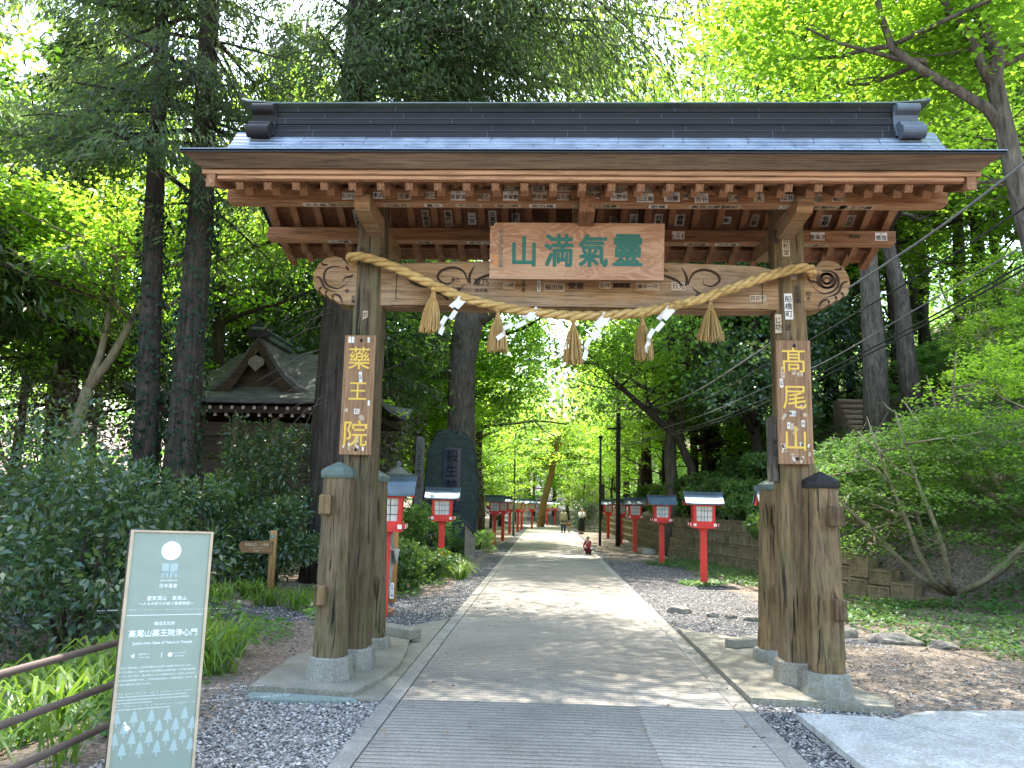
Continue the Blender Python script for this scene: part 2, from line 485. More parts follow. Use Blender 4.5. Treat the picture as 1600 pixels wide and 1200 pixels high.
RED = flat_mat('vermilion_paint', (0.60, 0.028, 0.02), 0.42, 0.4, 0.14)
SHOJI = flat_mat('lantern_paper', (0.62, 0.60, 0.55), 0.8, var=0.08)
LATTICE = flat_mat('dark_lattice', (0.025, 0.022, 0.02), 0.7)
WHITE = flat_mat('white_paint', (0.72, 0.66, 0.58), 0.6, var=0.08)
STRAW = wood_mat('rope_straw', (0.32, 0.19, 0.06), (0.60, 0.40, 0.155), 'x', bump=0.3)
STRAW2 = leaf_mat('tassel_straw', [(0.30, 0.17, 0.05), (0.48, 0.30, 0.10), (0.56, 0.37, 0.14)], (0.34, 0.22, 0.08), 0.15)
# ------------------------------------------------------------------ the gate
gate = thing('temple_gate', 'wooden roofed temple gate with copper roof spanning the concrete path', 'gate', (0, 0, 0))

def octagon(hx, hy, ch):
    return [(-hx + ch, -hy), (hx - ch, -hy), (hx, -hy + ch), (hx, hy - ch), (hx - ch, hy), (-hx + ch, hy), (-hx, hy - ch), (-hx, -hy + ch)]
def post(name, cx, cy0, z0, z1, hx, hy, ch, mat, dx=0.0, dy=0.0, taper=0.93, parent=None, seed=1):
    m = MB(); r = random.Random(seed); rings = []
    N = 22
    prof = [r.uniform(-0.006, 0.006) for _ in range(8)]
    for i in range(N + 1):
        t = i / N; k = 1 + (taper - 1) * t
        ring = []
        for j, (a, b) in enumerate(octagon(hx * k, hy * k, ch * k)):
            w = prof[j] + r.uniform(-0.0035, 0.0035) + (0.006 * (1 - t) ** 6 * r.uniform(-1, 1.0))
            L = math.hypot(a, b)
            ring.append((cx + dx * t + a * (1 + w / L), cy0 + dy * t + b * (1 + w / L), z0 + (z1 - z0) * t))
        rings.append(ring)
    m.loft(rings, 0)
    return m.build(name, mat, parent)
def stone_base(cx, cyy, z0, z1, r0, r1, mat, parent):
    m = MB()
    def oc(r, z): return [(cx + a, cyy + b, z) for a, b in octagon(r, r, r * 0.56)]
    m.loft([oc(r0, z0), oc(r0 * 0.995, z0 + 0.02), oc(r1 * 1.02, z1 - 0.012), oc(r1 - 0.008, z1)], 0)
    return m.build('stone_base', mat, parent)

for sx in (-1, 1):
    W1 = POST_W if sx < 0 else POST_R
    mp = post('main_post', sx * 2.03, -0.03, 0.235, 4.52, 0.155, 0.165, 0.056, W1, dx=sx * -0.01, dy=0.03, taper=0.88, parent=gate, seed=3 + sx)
    stone_base(sx * 2.03, -0.03, 0.055, 0.243, 0.213, 0.198, GRANITE if sx < 0 else GRANITE_R, mp)
    fp = post('front_post', sx * 2.105, -0.52, 0.24, 1.80, 0.135, 0.132, 0.06, W1, dx=sx * 0.03, dy=0.10, taper=0.93, parent=gate, seed=9 + sx)
    stone_base(sx * 2.1, -0.52, 0.05, 0.247, 0.192, 0.165, GRANITE, fp)
    m = MB()
    cx, cyy = sx * 2.135, -0.42
    m.loft([[(cx + a * k, cyy + b * k, z) for a, b in octagon(1, 1, 0.45)] for k, z in ((0.137, 1.765), (0.143, 1.79), (0.143, 1.825), (0.12, 1.85), (0.012, 1.91))], 0)
    m.build('post_cap', COPPER_GR if sx < 0 else COPPER_DK, fp)
    rp = post('rear_post', sx * 2.035, 0.93, 0.17, 1.80, 0.115, 0.115, 0.05, W1, dx=sx * 0.02, dy=-0.10, taper=0.92, parent=gate, seed=13 + sx)
    stone_base(sx * 2.035, 0.93, 0.05, 0.175, 0.175, 0.155, GRANITE, rp)
    m = MB(); cx, cyy = sx * 2.055, 0.83
    m.loft([[(cx + a * k, cyy + b * k, z) for a, b in octagon(1, 1, 0.45)] for k, z in ((0.118, 1.765), (0.125, 1.79), (0.125, 1.82), (0.01, 1.89))], 0)
    m.build('post_cap', COPPER_GR, rp)
    # ties through front, main and rear posts, with their wedges
    for z, off in ((1.50, 0.0), (0.73, 0.01)):
        m = MB(); xo = sx * (2.08 + off)
        m.box((xo, 0.22, z), (0.085, 1.5, 0.19), 0, ch=0.008)
        t = m.build('tie_beam', POST_W if sx < 0 else POST_R, gate)
        for c, d in (((sx * 2.185, -0.60, z + 0.03), (0.10, 0.17, 0.17)), ((xo + sx * .02, -0.215, z + 0.02), (0.125, 0.09, 0.17))):
            w = MB(); w.box(c, d, 0, ch=0.01, rot=(0, 0, 0.04)); w.build('wedge', POST_R, t)

# --- the carved crossbeam: outline in x,z pulled through in y
def cloud_end():
    # right hand end, from the post outwards, counter clockwise starting at the top
    return [(2.00, 3.80), (2.09, 3.79), (2.11, 3.815), (2.15, 3.855), (2.20, 3.87), (2.235, 3.845), (2.25, 3.855), (2.30, 3.91), (2.37, 3.925),
            (2.45, 3.905), (2.52, 3.85), (2.56, 3.77), (2.57, 3.69), (2.55, 3.645), (2.56, 3.625), (2.525, 3.575), (2.505, 3.585), (2.46, 3.535),
            (2.44, 3.548), (2.385, 3.495), (2.37, 3.505), (2.31, 3.455), (2.20, 3.435), (2.12, 3.445), (2.00, 3.44)]
ce = cloud_end()
mid_top = [(-1.7, 3.86), (-1.0, 3.885), (0, 3.895), (1.0, 3.885), (1.7, 3.86)]
poly = [(-x, z) for x, z in reversed(ce)]        # left end, bottom to top reversed order
left = [(-x, z) for x, z in ce]                  # top->bottom on the left
outline = ce[::1]
full = outline + left[::-1]                      # right top..right bottom, left bottom..left top
full = full + mid_top
m = MB()
def prism_fan(m, poly, y0, y1, mi=0):
    bm = bmesh.new()
    vv = [bm.verts.new((x, y0, z)) for x, z in poly]
    f = bm.faces.new(vv)
    r = bmesh.ops.extrude_face_region(bm, geom=[f])
    for e in r['geom']:
        if isinstance(e, bmesh.types.BMVert):
            e.co.y = y1
    bmesh.ops.triangulate(bm, faces=[q for q in bm.faces if len(q.verts) > 4])
    bmesh.ops.recalc_face_normals(bm, faces=bm.faces[:])
    bm.verts.index_update()
    m.add([q.co.copy() for q in bm.verts], [[q.index for q in g.verts] for g in bm.faces], mi)
    bm.free()
prism_fan(m, full, -0.125, 0.125)
m.box((0, -0.135, 3.462), (3.58, 0.03, 0.045), 0)
m.box((0, 0.0, 3.435), (3.56, 0.21, 0.012), 0)
crossbeam = m.build('crossbeam', BEAM_W, gate)
# engraved scrolls: shallow dark grooves as ribbons just proud of the face
def ribbon(m, pts, ws, y, mi=0):
    vv = []; ff = []
    n = len(pts)
    for i, (x, z) in enumerate(pts):
        a = pts[max(i - 1, 0)]; b = pts[min(i + 1, n - 1)]
        tx, tz = b[0] - a[0], b[1] - a[1]; L = math.hypot(tx, tz) or 1
        w = ws[i] if isinstance(ws, list) else ws
        vv += [(x - tz / L * w, y, z + tx / L * w), (x + tz / L * w, y, z - tx / L * w)]
    for i in range(n - 1):
        ff.append((2 * i, 2 * i + 1, 2 * i + 3, 2 * i + 2))
    m.add(vv, ff, mi)
def taperw(n, w):
    return [1.55 * w * max(0.12, math.sin(math.pi * (0.06 + 0.94 * i / (n - 1)) ** 0.8)) for i in range(n)]
def spiral(cx, cz, r0, turns, sgn, start=0.0, n=46):
    return [(cx + sgn * r0 * (1 - 0.9 * i / n) * math.cos(start + 2 * math.pi * turns * i / n), cz + r0 * (1 - 0.9 * i / n) * math.sin(start + 2 * math.pi * turns * i / n)) for i in range(n + 1)]
def curve(pts, n=14):
    out = []
    P = [Vector((a, b, 0)) for a, b in pts]
    P = [P[0]] + P + [P[-1]]
    for i in range(1, len(P) - 2):
        for j in range(n):
            t = j / n
            p = 0.5 * ((2 * P[i]) + (-P[i - 1] + P[i + 1]) * t + (2 * P[i - 1] - 5 * P[i] + 4 * P[i + 1] - P[i + 2]) * t * t + (-P[i - 1] + 3 * P[i] - 3 * P[i + 1] + P[i + 2]) * t ** 3)
            out.append((p.x, p.y))
    out.append((P[-2].x, P[-2].y))
    return out
Y = -0.1275
for sx in (-1, 1):
    m = MB()
    def S(pts): return [(sx * a, b) for a, b in pts]
    sp = spiral(2.355, 3.735, 0.095, 2.1, sx, start=2.4)
    ribbon(m, sp, taperw(len(sp), 0.008), Y)
    for c in ([(2.31, 3.82), (2.40, 3.815), (2.455, 3.77), (2.46, 3.69), (2.42, 3.63), (2.33, 3.60), (2.26, 3.63), (2.2, 3.70)],
              [(2.43, 3.835), (2.485, 3.84), (2.49, 3.87)], [(2.22, 3.78), (2.245, 3.81), (2.24, 3.84)], [(2.18, 3.745), (2.2, 3.72), (2.255, 3.71), (2.28, 3.66)],
              [(2.55, 3.72), (2.50, 3.70), (2.46, 3.62), (2.40, 3.58), (2.32, 3.56)], [(2.36, 3.545), (2.31, 3.53), (2.28, 3.49), (2.27, 3.45)],
              [(2.505, 3.585), (2.48, 3.62)], [(2.44, 3.548), (2.425, 3.585)], [(2.37, 3.505), (2.36, 3.54)]):
        q = curve(S(c)); ribbon(m, q, taperw(len(q), 0.0075), Y)
    m.build('carving', BROWN_INK, crossbeam); m = MB()
    for c, w in (([(1.75, 3.755), (1.66, 3.74), (1.58, 3.66), (1.48, 3.625), (1.42, 3.63)], 0.011), ([(1.42, 3.64), (1.38, 3.59), (1.28, 3.56), (1.16, 3.585), (1.08, 3.66)], 0.012),
                 ([(1.30, 3.555), (1.26, 3.52), (1.22, 3.475)], 0.008), ([(1.14, 3.58), (1.12, 3.55)], 0.006),
                 ([(1.03, 3.66), (1.04, 3.74), (0.99, 3.85)], 0.009), ([(1.0, 3.66), (0.93, 3.72), (0.80, 3.76), (0.72, 3.72)], 0.009),
                 ([(0.86, 3.80), (0.76, 3.84), (0.68, 3.80), (0.70, 3.745), (0.76, 3.75)], 0.008), ([(0.69, 3.78), (0.60, 3.75), (0.47, 3.79), (0.36, 3.84)], 0.009),
                 ([(1.05, 3.67), (1.10, 3.78), (1.20, 3.82), (1.31, 3.79), (1.35, 3.72), (1.28, 3.66), (1.2, 3.68), (1.2, 3.73)], 0.009),
                 ([(1.75, 3.75), (1.75, 3.50)], 0.004), ([(1.75, 3.50), (1.25, 3.50)], 0.002)):
        q = curve(S(c)); ribbon(m, q, taperw(len(q), w) if w > 0.005 else w, Y)
    m.build('carving', BROWN_INK, crossbeam)

# --- roof framing
XR = 2.97
def poly_seg(name_pts):
    return name_pts
front_p = MB(); front_p.box((0, -0.54, 4.364), (6.55, 0.15, 0.128), 0, ch=0.006); front_purlin = front_p.build('front_purlin', RED_X, gate)
m = MB(); m.box((0, -0.54, 4.297), (6.53, 0.135, 0.006), 0); m.build('purlin_soffit', PALE_X, front_purlin)
m = MB(); m.box((0, 0.54, 4.364), (6.55, 0.15, 0.128), 0, ch=0.006); rear_purlin = m.build('rear_purlin', RED_X, gate)
m = MB(); m.box((0, 0.54, 4.297), (6.53, 0.135, 0.006), 0); m.build('purlin_soffit', PALE_X, rear_purlin)
m = MB(); m.box((0, 0, 4.83), (6.6, 0.17, 0.2), 0, ch=0.01); m.build('ridge_purlin', RED_X, gate)
for x in (-1.965, 0.06, 1.965):
    m = MB()
    m.prism([(-0.79, 4.225), (-0.74, 4.165), (-0.20, 4.12), (0.20, 4.12), (0.74, 4.165), (0.79, 4.225), (0.79, 4.298), (-0.79, 4.298)], x - 0.07, x + 0.07, 'yz')
    m.build('bracket_arm', RED_Y if abs(x) < 1 else BEAM_W, gate)
m = MB(); m.box((0.02, 0.02, 4.30), (0.15, 0.15, 0.86), 0, ch=0.02)
m.build('king_strut', BEAM_W, gate)
for x in (-1.965, 1.965):
    m = MB(); m.box((x, 0, 4.63), (0.16, 0.15, 0.22), 0, ch=0.02); m.build('king_strut', BEAM_W, gate)
def rafter_mesh(p0, p1, w, h):
    (y0, z0), (y1, z1) = p0, p1
    m = MB(); L = math.hypot(y1 - y0, z1 - z0); ny, nz = -(z1 - z0) / L * h, (y1 - y0) / L * h
    if nz < 0: ny, nz = -ny, -nz
    m.prism([(y0, z0), (y1, z1), (y1 + ny, z1 + nz), (y0 + ny, z0 + nz)], -w / 2, w / 2, 'yz')
    me = m.mesh('rafter'); me.materials.append(RED_Y)
    bm = bmesh.new(); bm.from_mesh(me); bmesh.ops.recalc_face_normals(bm, faces=bm.faces[:]); bm.to_mesh(me); bm.free()
    return me
for sy in (-1, 1):
    low = rafter_mesh((sy * 0.85, 4.262), (sy * 0.03, 4.762), 0.07, 0.072)
    fly = rafter_mesh((sy * 1.07, 4.224), (sy * 0.50, 4.53), 0.065, 0.066)
    for i in range(25):
        x = -XR + i * 2 * XR / 24
        for me in (low, fly):
            o = link('rafter', me, gate); o.location = (x, 0, 0)
    # boards above the rafters
    m = MB()
    pr = [(1.12, 4.282), (0.50, 4.612), (0.40, 4.665), (0.04, 4.885)]
    for (a, za), (b, zb) in zip(pr[:-1], pr[1:]):
        m.add([(-3.27, sy * a, za), (3.27, sy * a, za), (3.27, sy * b, zb), (-3.27, sy * b, zb), (-3.27, sy * a, za + .02), (3.27, sy * a, za + .02), (3.27, sy * b, zb + .02), (-3.27, sy * b, zb + .02)],
              [(0, 1, 2, 3), (7, 6, 5, 4), (0, 4, 5, 1), (1, 5, 6, 2), (2, 6, 7, 3), (3, 7, 4, 0)], 0)
    # batten under the boards, crossing the rafters
    m.box((0, sy * 0.93, 4.36), (6.5, 0.05, 0.03), 0)
    m.build('roof_boards', BOARD_X, gate)
    # eave boards
    m = MB(); m.box((0, sy * 1.135, 4.351), (6.55, 0.07, 0.045), 0, ch=0.006); m.box((0, sy * 1.115, 4.310), (6.30, 0.06, 0.036), 0, ch=0.006)
    m.build('eave_board', PALE_X if sy < 0 else RED_X, gate)
# barge boards at the two ends
for sx in (-1, 1):
    m = MB()
    top = [(-1.16, 4.36), (-0.85, 4.48), (-0.55, 4.63), (-0.25, 4.84), (0, 5.0), (0.25, 4.84), (0.55, 4.63), (0.85, 4.48), (1.16, 4.36)]
    bot = [(-1.16, 4.215), (-0.85, 4.315), (-0.55, 4.45), (-0.25, 4.64), (0, 4.80), (0.25, 4.64), (0.55, 4.45), (0.85, 4.315), (1.16, 4.215)]
    xs = (sx * 3.16, sx * 3.235)
    for i in range(len(top) - 1):
        a, b, c, d = top[i], top[i + 1], bot[i + 1], bot[i]
        m.add([(xs[0], *a), (xs[0], *b), (xs[0], *c), (xs[0], *d), (xs[1], *a), (xs[1], *b), (xs[1], *c), (xs[1], *d)],
              [(0, 1, 2, 3), (7, 6, 5, 4), (0, 4, 5, 1), (3, 2, 6, 7)] + ([(0, 3, 7, 4)] if i == 0 else []) + ([(1, 5, 6, 2)] if i == len(top) - 2 else []))
    m.build('barge_board', RED_Y, gate, fixn=True)
    m = MB()   # hanging gable pendant
    m.prism([(-0.10, 4.80), (0.10, 4.80), (0.16, 4.70), (0.10, 4.62), (0.05, 4.52), (0, 4.47), (-0.05, 4.52), (-0.10, 4.62), (-0.16, 4.70)], sx * 3.24, sx * 3.275, 'yz')
    m.build('gable_pendant', RED_Y, gate)

# --- roof shell with overlapping copper courses
half = [(-1.29, 4.505), (-1.08, 4.588), (-0.86, 4.680), (-0.64, 4.782), (-0.47, 4.868), (-0.37, 4.925), (-0.315, 4.972), (-0.265, 5.025), (-0.225, 5.075), (-0.185, 5.13), (-0.14, 5.19), (0.0, 5.26)]
m = MB()
XE = 3.43
for sy in (-1, 1):
    P = [(sy * -a, b) for a, b in half] if sy > 0 else half
    for i in range(len(P) - 1):
        (y0, z0), (y1, z1) = P[i], P[i + 1]
        lip = 0.012 if i > 0 else 0.0
        rr = random.Random(i * 3 + sy)
        x = -XE; off = rr.uniform(0, 0.5)
        cuts = [-XE] + [q for q in np.arange(-XE + 0.25 + off, XE - 0.1, 0.62)] + [XE]
        for a, b in zip(cuts[:-1], cuts[1:]):
            j = rr.uniform(-0.002, 0.002)
            zz0 = z0 + lip + j
            m.add([(a + .003, y0, zz0), (b - .003, y0, zz0), (b - .003, y1, z1 + j), (a + .003, y1, z1 + j), (a + .003, y0, z0 - .02), (b - .003, y0, z0 - .02)], [(0, 1, 2, 3) if sy < 0 else (3, 2, 1, 0), (4, 5, 1, 0) if sy < 0 else (0, 1, 5, 4)], 0)
m2 = [(a, b - 0.006) for a, b in half]
und = [(-1.29, 4.470), (-0.86, 4.60), (-0.5, 4.76), (0, 5.06)]
ring = m2 + [(-a, b) for a, b in reversed(m2[:-1])] + [(-a, b) for a, b in und[:-1]] + und[::-1]
prism_pts = ring
bm = bmesh.new()
vv = [bm.verts.new((-XE + 0.004, y, z)) for y, z in prism_pts]
f = bm.faces.new(vv)
r = bmesh.ops.extrude_face_region(bm, geom=[f])
for e in r['geom']:
    if isinstance(e, bmesh.types.BMVert): e.co.x = XE - 0.004
bmesh.ops.triangulate(bm, faces=[q for q in bm.faces if len(q.verts) > 4])
bmesh.ops.recalc_face_normals(bm, faces=bm.faces[:]); bm.verts.index_update()
m.add([q.co.copy() for q in bm.verts], [[q.index for q in g.verts] for g in bm.faces], 1); bm.free()
roof = m.build('roof', [COPPER, COPPER_DK], gate)
# thick layered edge below the copper, undercut on all four sides
m = MB()
def rect(hx, hy, z): return [(-hx, -hy, z), (hx, -hy, z), (hx, hy, z), (-hx, hy, z)]
for sy in (-1, 1):
    m.loft([[(-3.40, sy * 1.275, 4.472), (3.40, sy * 1.275, 4.472), (3.40, sy * 0.9, 4.60), (-3.40, sy * 0.9, 4.60)],
            [(-3.26, sy * 1.195, 4.366), (3.26, sy * 1.195, 4.366), (3.26, sy * 0.9, 4.48), (-3.26, sy * 0.9, 4.48)]], 0)
for sx in (-1, 1):
    for sy in (-1, 1):
        for (a, za, b, zb) in ((0.9, 4.60, 0.5, 4.77), (0.5, 4.77, 0.0, 5.08)):
            m.loft([[(sx * 3.40, sy * a, za), (sx * 3.40, sy * b, zb), (sx * 3.1, sy * b, zb), (sx * 3.1, sy * a, za)],
                    [(sx * 3.26, sy * a, za - .125), (sx * 3.26, sy * b, zb - .14), (sx * 3.1, sy * b, zb - .14), (sx * 3.1, sy * a, za - .125)]], 0)
m.build('roof_edge', EAVE_X, roof, fixn=True)
# ridge box with bands, cap and scroll ends
m = MB()
m.prism([(-0.19, 5.12), (0.19, 5.12), (0.18, 5.205), (0.135, 5.215), (0.135, 5.275), (0.15, 5.285), (0.15, 5.345), (0.125, 5.355), (0.125, 5.41), (0.14, 5.42), (0.14, 5.475),
         (-0.14, 5.475), (-0.14, 5.42), (-0.125, 5.41), (-0.125, 5.355), (-0.15, 5.345), (-0.15, 5.285), (-0.135, 5.275), (-0.135, 5.215), (-0.18, 5.205)], -3.08, 3.08, 'yz')
ridge = m.build('ridge', COPPER_DK, roof)
m = MB()
cap = [(-0.19, 5.485), (-0.185, 5.50), (-0.11, 5.535), (0, 5.55), (0.11, 5.535), (0.185, 5.50), (0.19, 5.485), (0.15, 5.474), (-0.15, 5.474)]
xs = [(-3.42, 0.075, 0.62), (-3.34, 0.045, .75), (-3.2, 0.018, 0.95), (-3.0, 0.0, 1.0), (0, 0, 1), (3.0, 0, 1), (3.2, 0.018, .95), (3.34, 0.045, .75), (3.42, 0.075, 0.62)]
m.loft([[(x, y * k, z + dz) for y, z in cap] for x, dz, k in xs], 0)
m.build('ridge_cap', COPPER_GR, roof, fixn=True)
m = MB(); rr = random.Random(41)
for y, z0, z1, off in ((-.152, 5.287, 5.343, .1), (-.137, 5.218, 5.274, .5), (-.127, 5.357, 5.408, .75), (-.142, 5.422, 5.473, .3), (-.188, 5.125, 5.20, .6)):
    x = -3.0 + off * .6
    while x < 3.0:
        for s in (-1, 1): m.box((x, s * (-y), (z0 + z1) / 2), (.007, .005, z1 - z0), 0)
        x += rr.uniform(.75, 1.05)
    for s in (-1, 1):
        m.box((0, s * (-y + .001), z1 - .003), (6.1, .005, .004), 0)  # lighter strip on each band's top edge: sky reflection put into the colour
m.build('ridge_seam_and_glint', SEAM_GLINT, roof)
for sx in (-1, 1):
    m = MB()
    pts = [(0.0, 5.47)]
    def arc(cy_, cz_, r, a0, a1, n=9):
        return [(cy_ + r * math.cos(math.radians(a0 + (a1 - a0) * i / n)), cz_ + r * math.sin(math.radians(a0 + (a1 - a0) * i / n))) for i in range(n + 1)]
    fr = arc(-0.175, 5.435, 0.05, 80, 250) + arc(-0.26, 5.33, 0.085, 50, -50, 6)[0:0] + [(-0.165, 5.37), (-0.155, 5.32), (-0.165, 5.28)] + arc(-0.235, 5.235, 0.035, 60, 160, 5) + arc(-0.265, 5.155, 0.065, 100, 300, 9) + [(-0.17, 5.16)]
    ringp = fr + [(-a, b) for a, b in reversed(fr)]
    bm = bmesh.new()
    vv = [bm.verts.new((sx * 3.05, y, z)) for y, z in ringp]
    f = bm.faces.new(vv); r = bmesh.ops.extrude_face_region(bm, geom=[f])
    for e in r['geom']:
        if isinstance(e, bmesh.types.BMVert):
            e.co.x = sx * 3.27
    bmesh.ops.triangulate(bm, faces=[q for q in bm.faces if len(q.verts) > 4])
    bmesh.ops.recalc_face_normals(bm, faces=bm.faces[:]); bm.verts.index_update()
    m.add([q.co.copy() for q in bm.verts], [[q.index for q in g.verts] for g in bm.faces], 0); bm.free()
    # rim plate on the inner side
    m.prism([(-0.21, 5.14), (-0.15, 5.14), (-0.145, 5.46), (-0.19, 5.46), (-0.16, 5.36), (-0.16, 5.3)], sx * 3.03, sx * 3.055, 'yz')
    m.build('ridge_end_scroll', SCROLL if sx > 0 else COPPER_DK, roof)

# --- paper name labels pasted on the timbers (paper first, ink on top)
def label(parent, txt, frame, w, h, size, vertical=False, paper=PAPER, bold=0.02, top=None, ink=DARK_INK):
    m = MB()
    if paper is not None:
        m.add([(-w / 2, -h / 2, .0012), (w / 2, -h / 2, .0012), (w / 2, h / 2, .0012), (-w / 2, h / 2, .0012), (-w / 2, -h / 2, 0), (w / 2, -h / 2, 0), (w / 2, h / 2, 0), (-w / 2, h / 2, 0)],
              [(0, 1, 2, 3), (0, 4, 5, 1), (1, 5, 6, 2), (2, 6, 7, 3), (3, 7, 4, 0)], 1, False, frame)
    fr = frame @ Matrix.Translation((0, 0, 0.0022))
    if top:
        ts = size * 0.42
        if vertical:
            put_text(m, top, fr @ Matrix.Translation((0, h / 2 - ts * 0.75, 0)), ts, 0, False, bold * .5)
            fr = fr @ Matrix.Translation((0, -ts * 0.65, 0))
        else:
            put_text(m, top, fr @ Matrix.Translation((0, h / 2 - ts * 0.65, 0)), ts, 0, False, bold * .5)
            fr = fr @ Matrix.Translation((0, -ts * 0.5, 0))
    put_text(m, txt, fr, size, 0, vertical, bold, gap=1.02)
    return m.build('paper_label', [ink, paper or DARK_INK], parent)
lr = random.Random(21)
def X_at(px, py, Y): return at_y(px, py, Y).x
# on the front face of the front purlin
FACE = -0.6165
for px, txt, top, w, old in ((545, '玉ひじ', None, .12, 0), (592, '木内', None, .11, 0), (632, '志家', None, .12, 1), (672, '谷口', None, .09, 1), (716, '志家須', '東京', .14, 0), (756, '岡乙', None, .11, 1), (798, '本塚數', '上野', .14, 0),
                             (843, '伊の倉', '三乙', .13, 1), (880, '松の長', None, .11, 1), (926, '玉小崎', None, .13, 1), (967, '小野寺', '御奉納', .15, 0), (1008, '山王殿', '東京', .15, 0), (1050, '加藤', '新宿', .14, 0),
                             (1071, '林', None, .05, 1), (1096, '岩谷', '世田谷', .12, 0), (1145, '正木', None, .08, 1), (1186, '大', '横', .09, 1), (1230, '松井', None, .12, 0), (1275, '小沼', '高', .11, 1), (1310, '堀川', '島', .12, 1)):
    label(front_purlin, txt, frame_front(X_at(px, 304, FACE), FACE, 4.352 + lr.uniform(-.008, .012), lr.uniform(-.02, .02)), w, 0.088 if top else 0.066, (0.048 if len(txt) > 2 else .056), False, PAPER_OLD if old else PAPER, 0.03, top)
for px, txt in ((797, '久仁寿'), (840, '巵希'), (882, 'りち信'), (924, '松三吉'), (968, '寿みな'), (1012, 'んい立')):
    label(front_purlin, txt, frame_front(X_at(px, 287, -0.84), FACE, 4.425), .13, 0.055, 0.045, False, PAPER_OLD, 0.02)
# strips along the underside
def frame_down(x, y, z, rot=0.0):
    return Matrix.Translation((x, y, z)) @ Matrix.Rotation(math.pi, 4, 'X') @ Matrix.Rotation(rot, 4, 'Z')
names = ['大木屋', '武蔵村山', '東京上野', '三河屋', '千代田', '佐の川', '八王子講', '高砂', '浅草', '深川若', '小金井', '信州屋', '川越', '新橋', '松竹梅', '富士']
for par, yy, n in ((front_purlin, -0.54, 15), (rear_purlin, 0.54, 12)):
    for i in range(n):
        x = -2.7 + 5.4 * (i + lr.uniform(0.2, 0.8)) / n
        if par is rear_purlin and -0.9 < x < 0.9: continue
        t = names[(i * 5 + (0 if par is front_purlin else 3)) % len(names)]
        label(par, t, frame_down(x, yy, 4.2925), .075 * len(t) + .02, 0.08, 0.066, False, PAPER_OLD if i % 3 else PAPER, 0.03)
# upright labels under the roof boards between the rafters of the rear slope
a = math.atan2(4.885 - 4.665, 0.36)
def slope_frame(x, y, z, ang):
    """text plane on the underside of the rear slope: up runs towards the ridge"""
    c, s = math.cos(ang), math.sin(ang)
    return Matrix(((1, 0, 0, x), (0, -c, -s, y - s * .003), (0, s, -c, z - c * .003), (0, 0, 0, 1)))
def frame_roof(x, y):
    return slope_frame(x, y, 4.885 - (y - 0.04) * (4.885 - 4.665) / 0.36, a)
boards_rear = [o for o in gate.children if o.name.startswith('roof_boards')][-1]
uprights = [(-2.35, '上村屋', 0), (-2.1, '三四田', 0), (-1.62, '宇都宮', 1), (-1.32, '亀井山', 1), (-1.05, '一京', 0), (-0.86, '大喜堂', 0), (-0.6, '宮川', 0), (0.12, '若松', 0), (0.36, '正', 1), (0.62, '上勝', 0), (0.76, '村貫', 0), (1.12, '寺西', 0), (1.14, '出羽', 0), (1.5, '歌', 0),
            (1.75, '小鉄', 1), (2.15, '藤', 1), (2.48, '平木', 0), (2.62, '山野', 0), (2.86, '西宮', 1)]
ft = math.atan2(4.612 - 4.282, 0.62)
for x, t, old in uprights:
    k = round((x + XR) / (2 * XR / 24) - 0.5); xx = -XR + (k + 0.5) * 2 * XR / 24 + lr.uniform(-.03, .03)
    label(boards_rear, t, slope_frame(xx, 0.575, 4.612 - 0.075 * math.tan(ft), ft), 0.085, min(.25, 0.068 * len(t) + .03), 0.064, True, PAPER_OLD if old else PAPER, 0.03)
for px, txt, w in ((820, '奈良', .1), (1060, '上らむ', .13), (1278, '重珠宮', .14), (1335, '木内', .1), (1377, '徳信', .12)):
    label(rear_purlin, txt, frame_front(X_at(px, 370, 0.46), 0.4635, 4.364), w, 0.085, 0.055, False, PAPER if px != 1335 else None, 0.03, '日' if w > .11 else None)
ft = math.atan2(4.612 - 4.282, 0.62)
for x, t in ((-1.62, '内木'), (-1.37, '川口'), (-1.12, '坂村'), (-0.88, 'ひろ'), (0.98, '中村屋'), (1.23, '橋本'), (1.62, '石間'), (2.22, '江戸')):
    k = round((x + XR) / (2 * XR / 24) - 0.5); xx = -XR + (k + 0.5) * 2 * XR / 24
    y = 0.80; z = 4.282 + (1.12 - y) * math.tan(ft)
    fr = slope_frame(xx, y, z, ft)
    label(boards_rear, t, fr, 0.12, 0.075, 0.055, False, PAPER_OLD, 0.02)
# ink and paper on the posts and crossbeam
mposts = [o for o in gate.children if o.name.startswith('main_post')]
for par, px, py, t, w, h, s, pap in ((mposts[0], 583, 355, '竹の家', .07, .22, .065, None), (mposts[0], 571, 500, '武州屋', .05, .18, .05, PAPER_OLD), (mposts[0], 600, 395, 'は組', .06, .16, .06, None), (mposts[0], 566, 395, '谷村', .06, .16, .06, None),
                                     (mposts[1], 1232, 479, '船橋町', .075, .25, .07, PAPER), (mposts[1], 1216, 506, 'じ坊', .06, .18, .065, PAPER_OLD), (mposts[1], 1228, 385, '日松堂', .07, .2, .06, PAPER_OLD), (mposts[1], 1212, 370, '斉藤', .07, .2, .065, None),
                                     (mposts[1], 1240, 432, '雨', .05, .06, .05, PAPER_OLD), (mposts[1], 1213, 430, '原木', .06, .16, .055, None), (mposts[1], 1246, 460, '太田黒', .05, .24, .06, None), (mposts[1], 1232, 512, '正', .06, .1, .055, None)):
    yy = -0.03 + 0.03 * (at_y(px, py, -.18).z / 4.5) - 0.1665 * (1 - 0.12 * at_y(px, py, -.18).z / 4.5)
    p = at_y(px, py, yy)
    label(par, t, frame_front(p.x, yy - 0.004, p.z, lr.uniform(-.03, .03)), w, h, s, True, pap, 0.02)
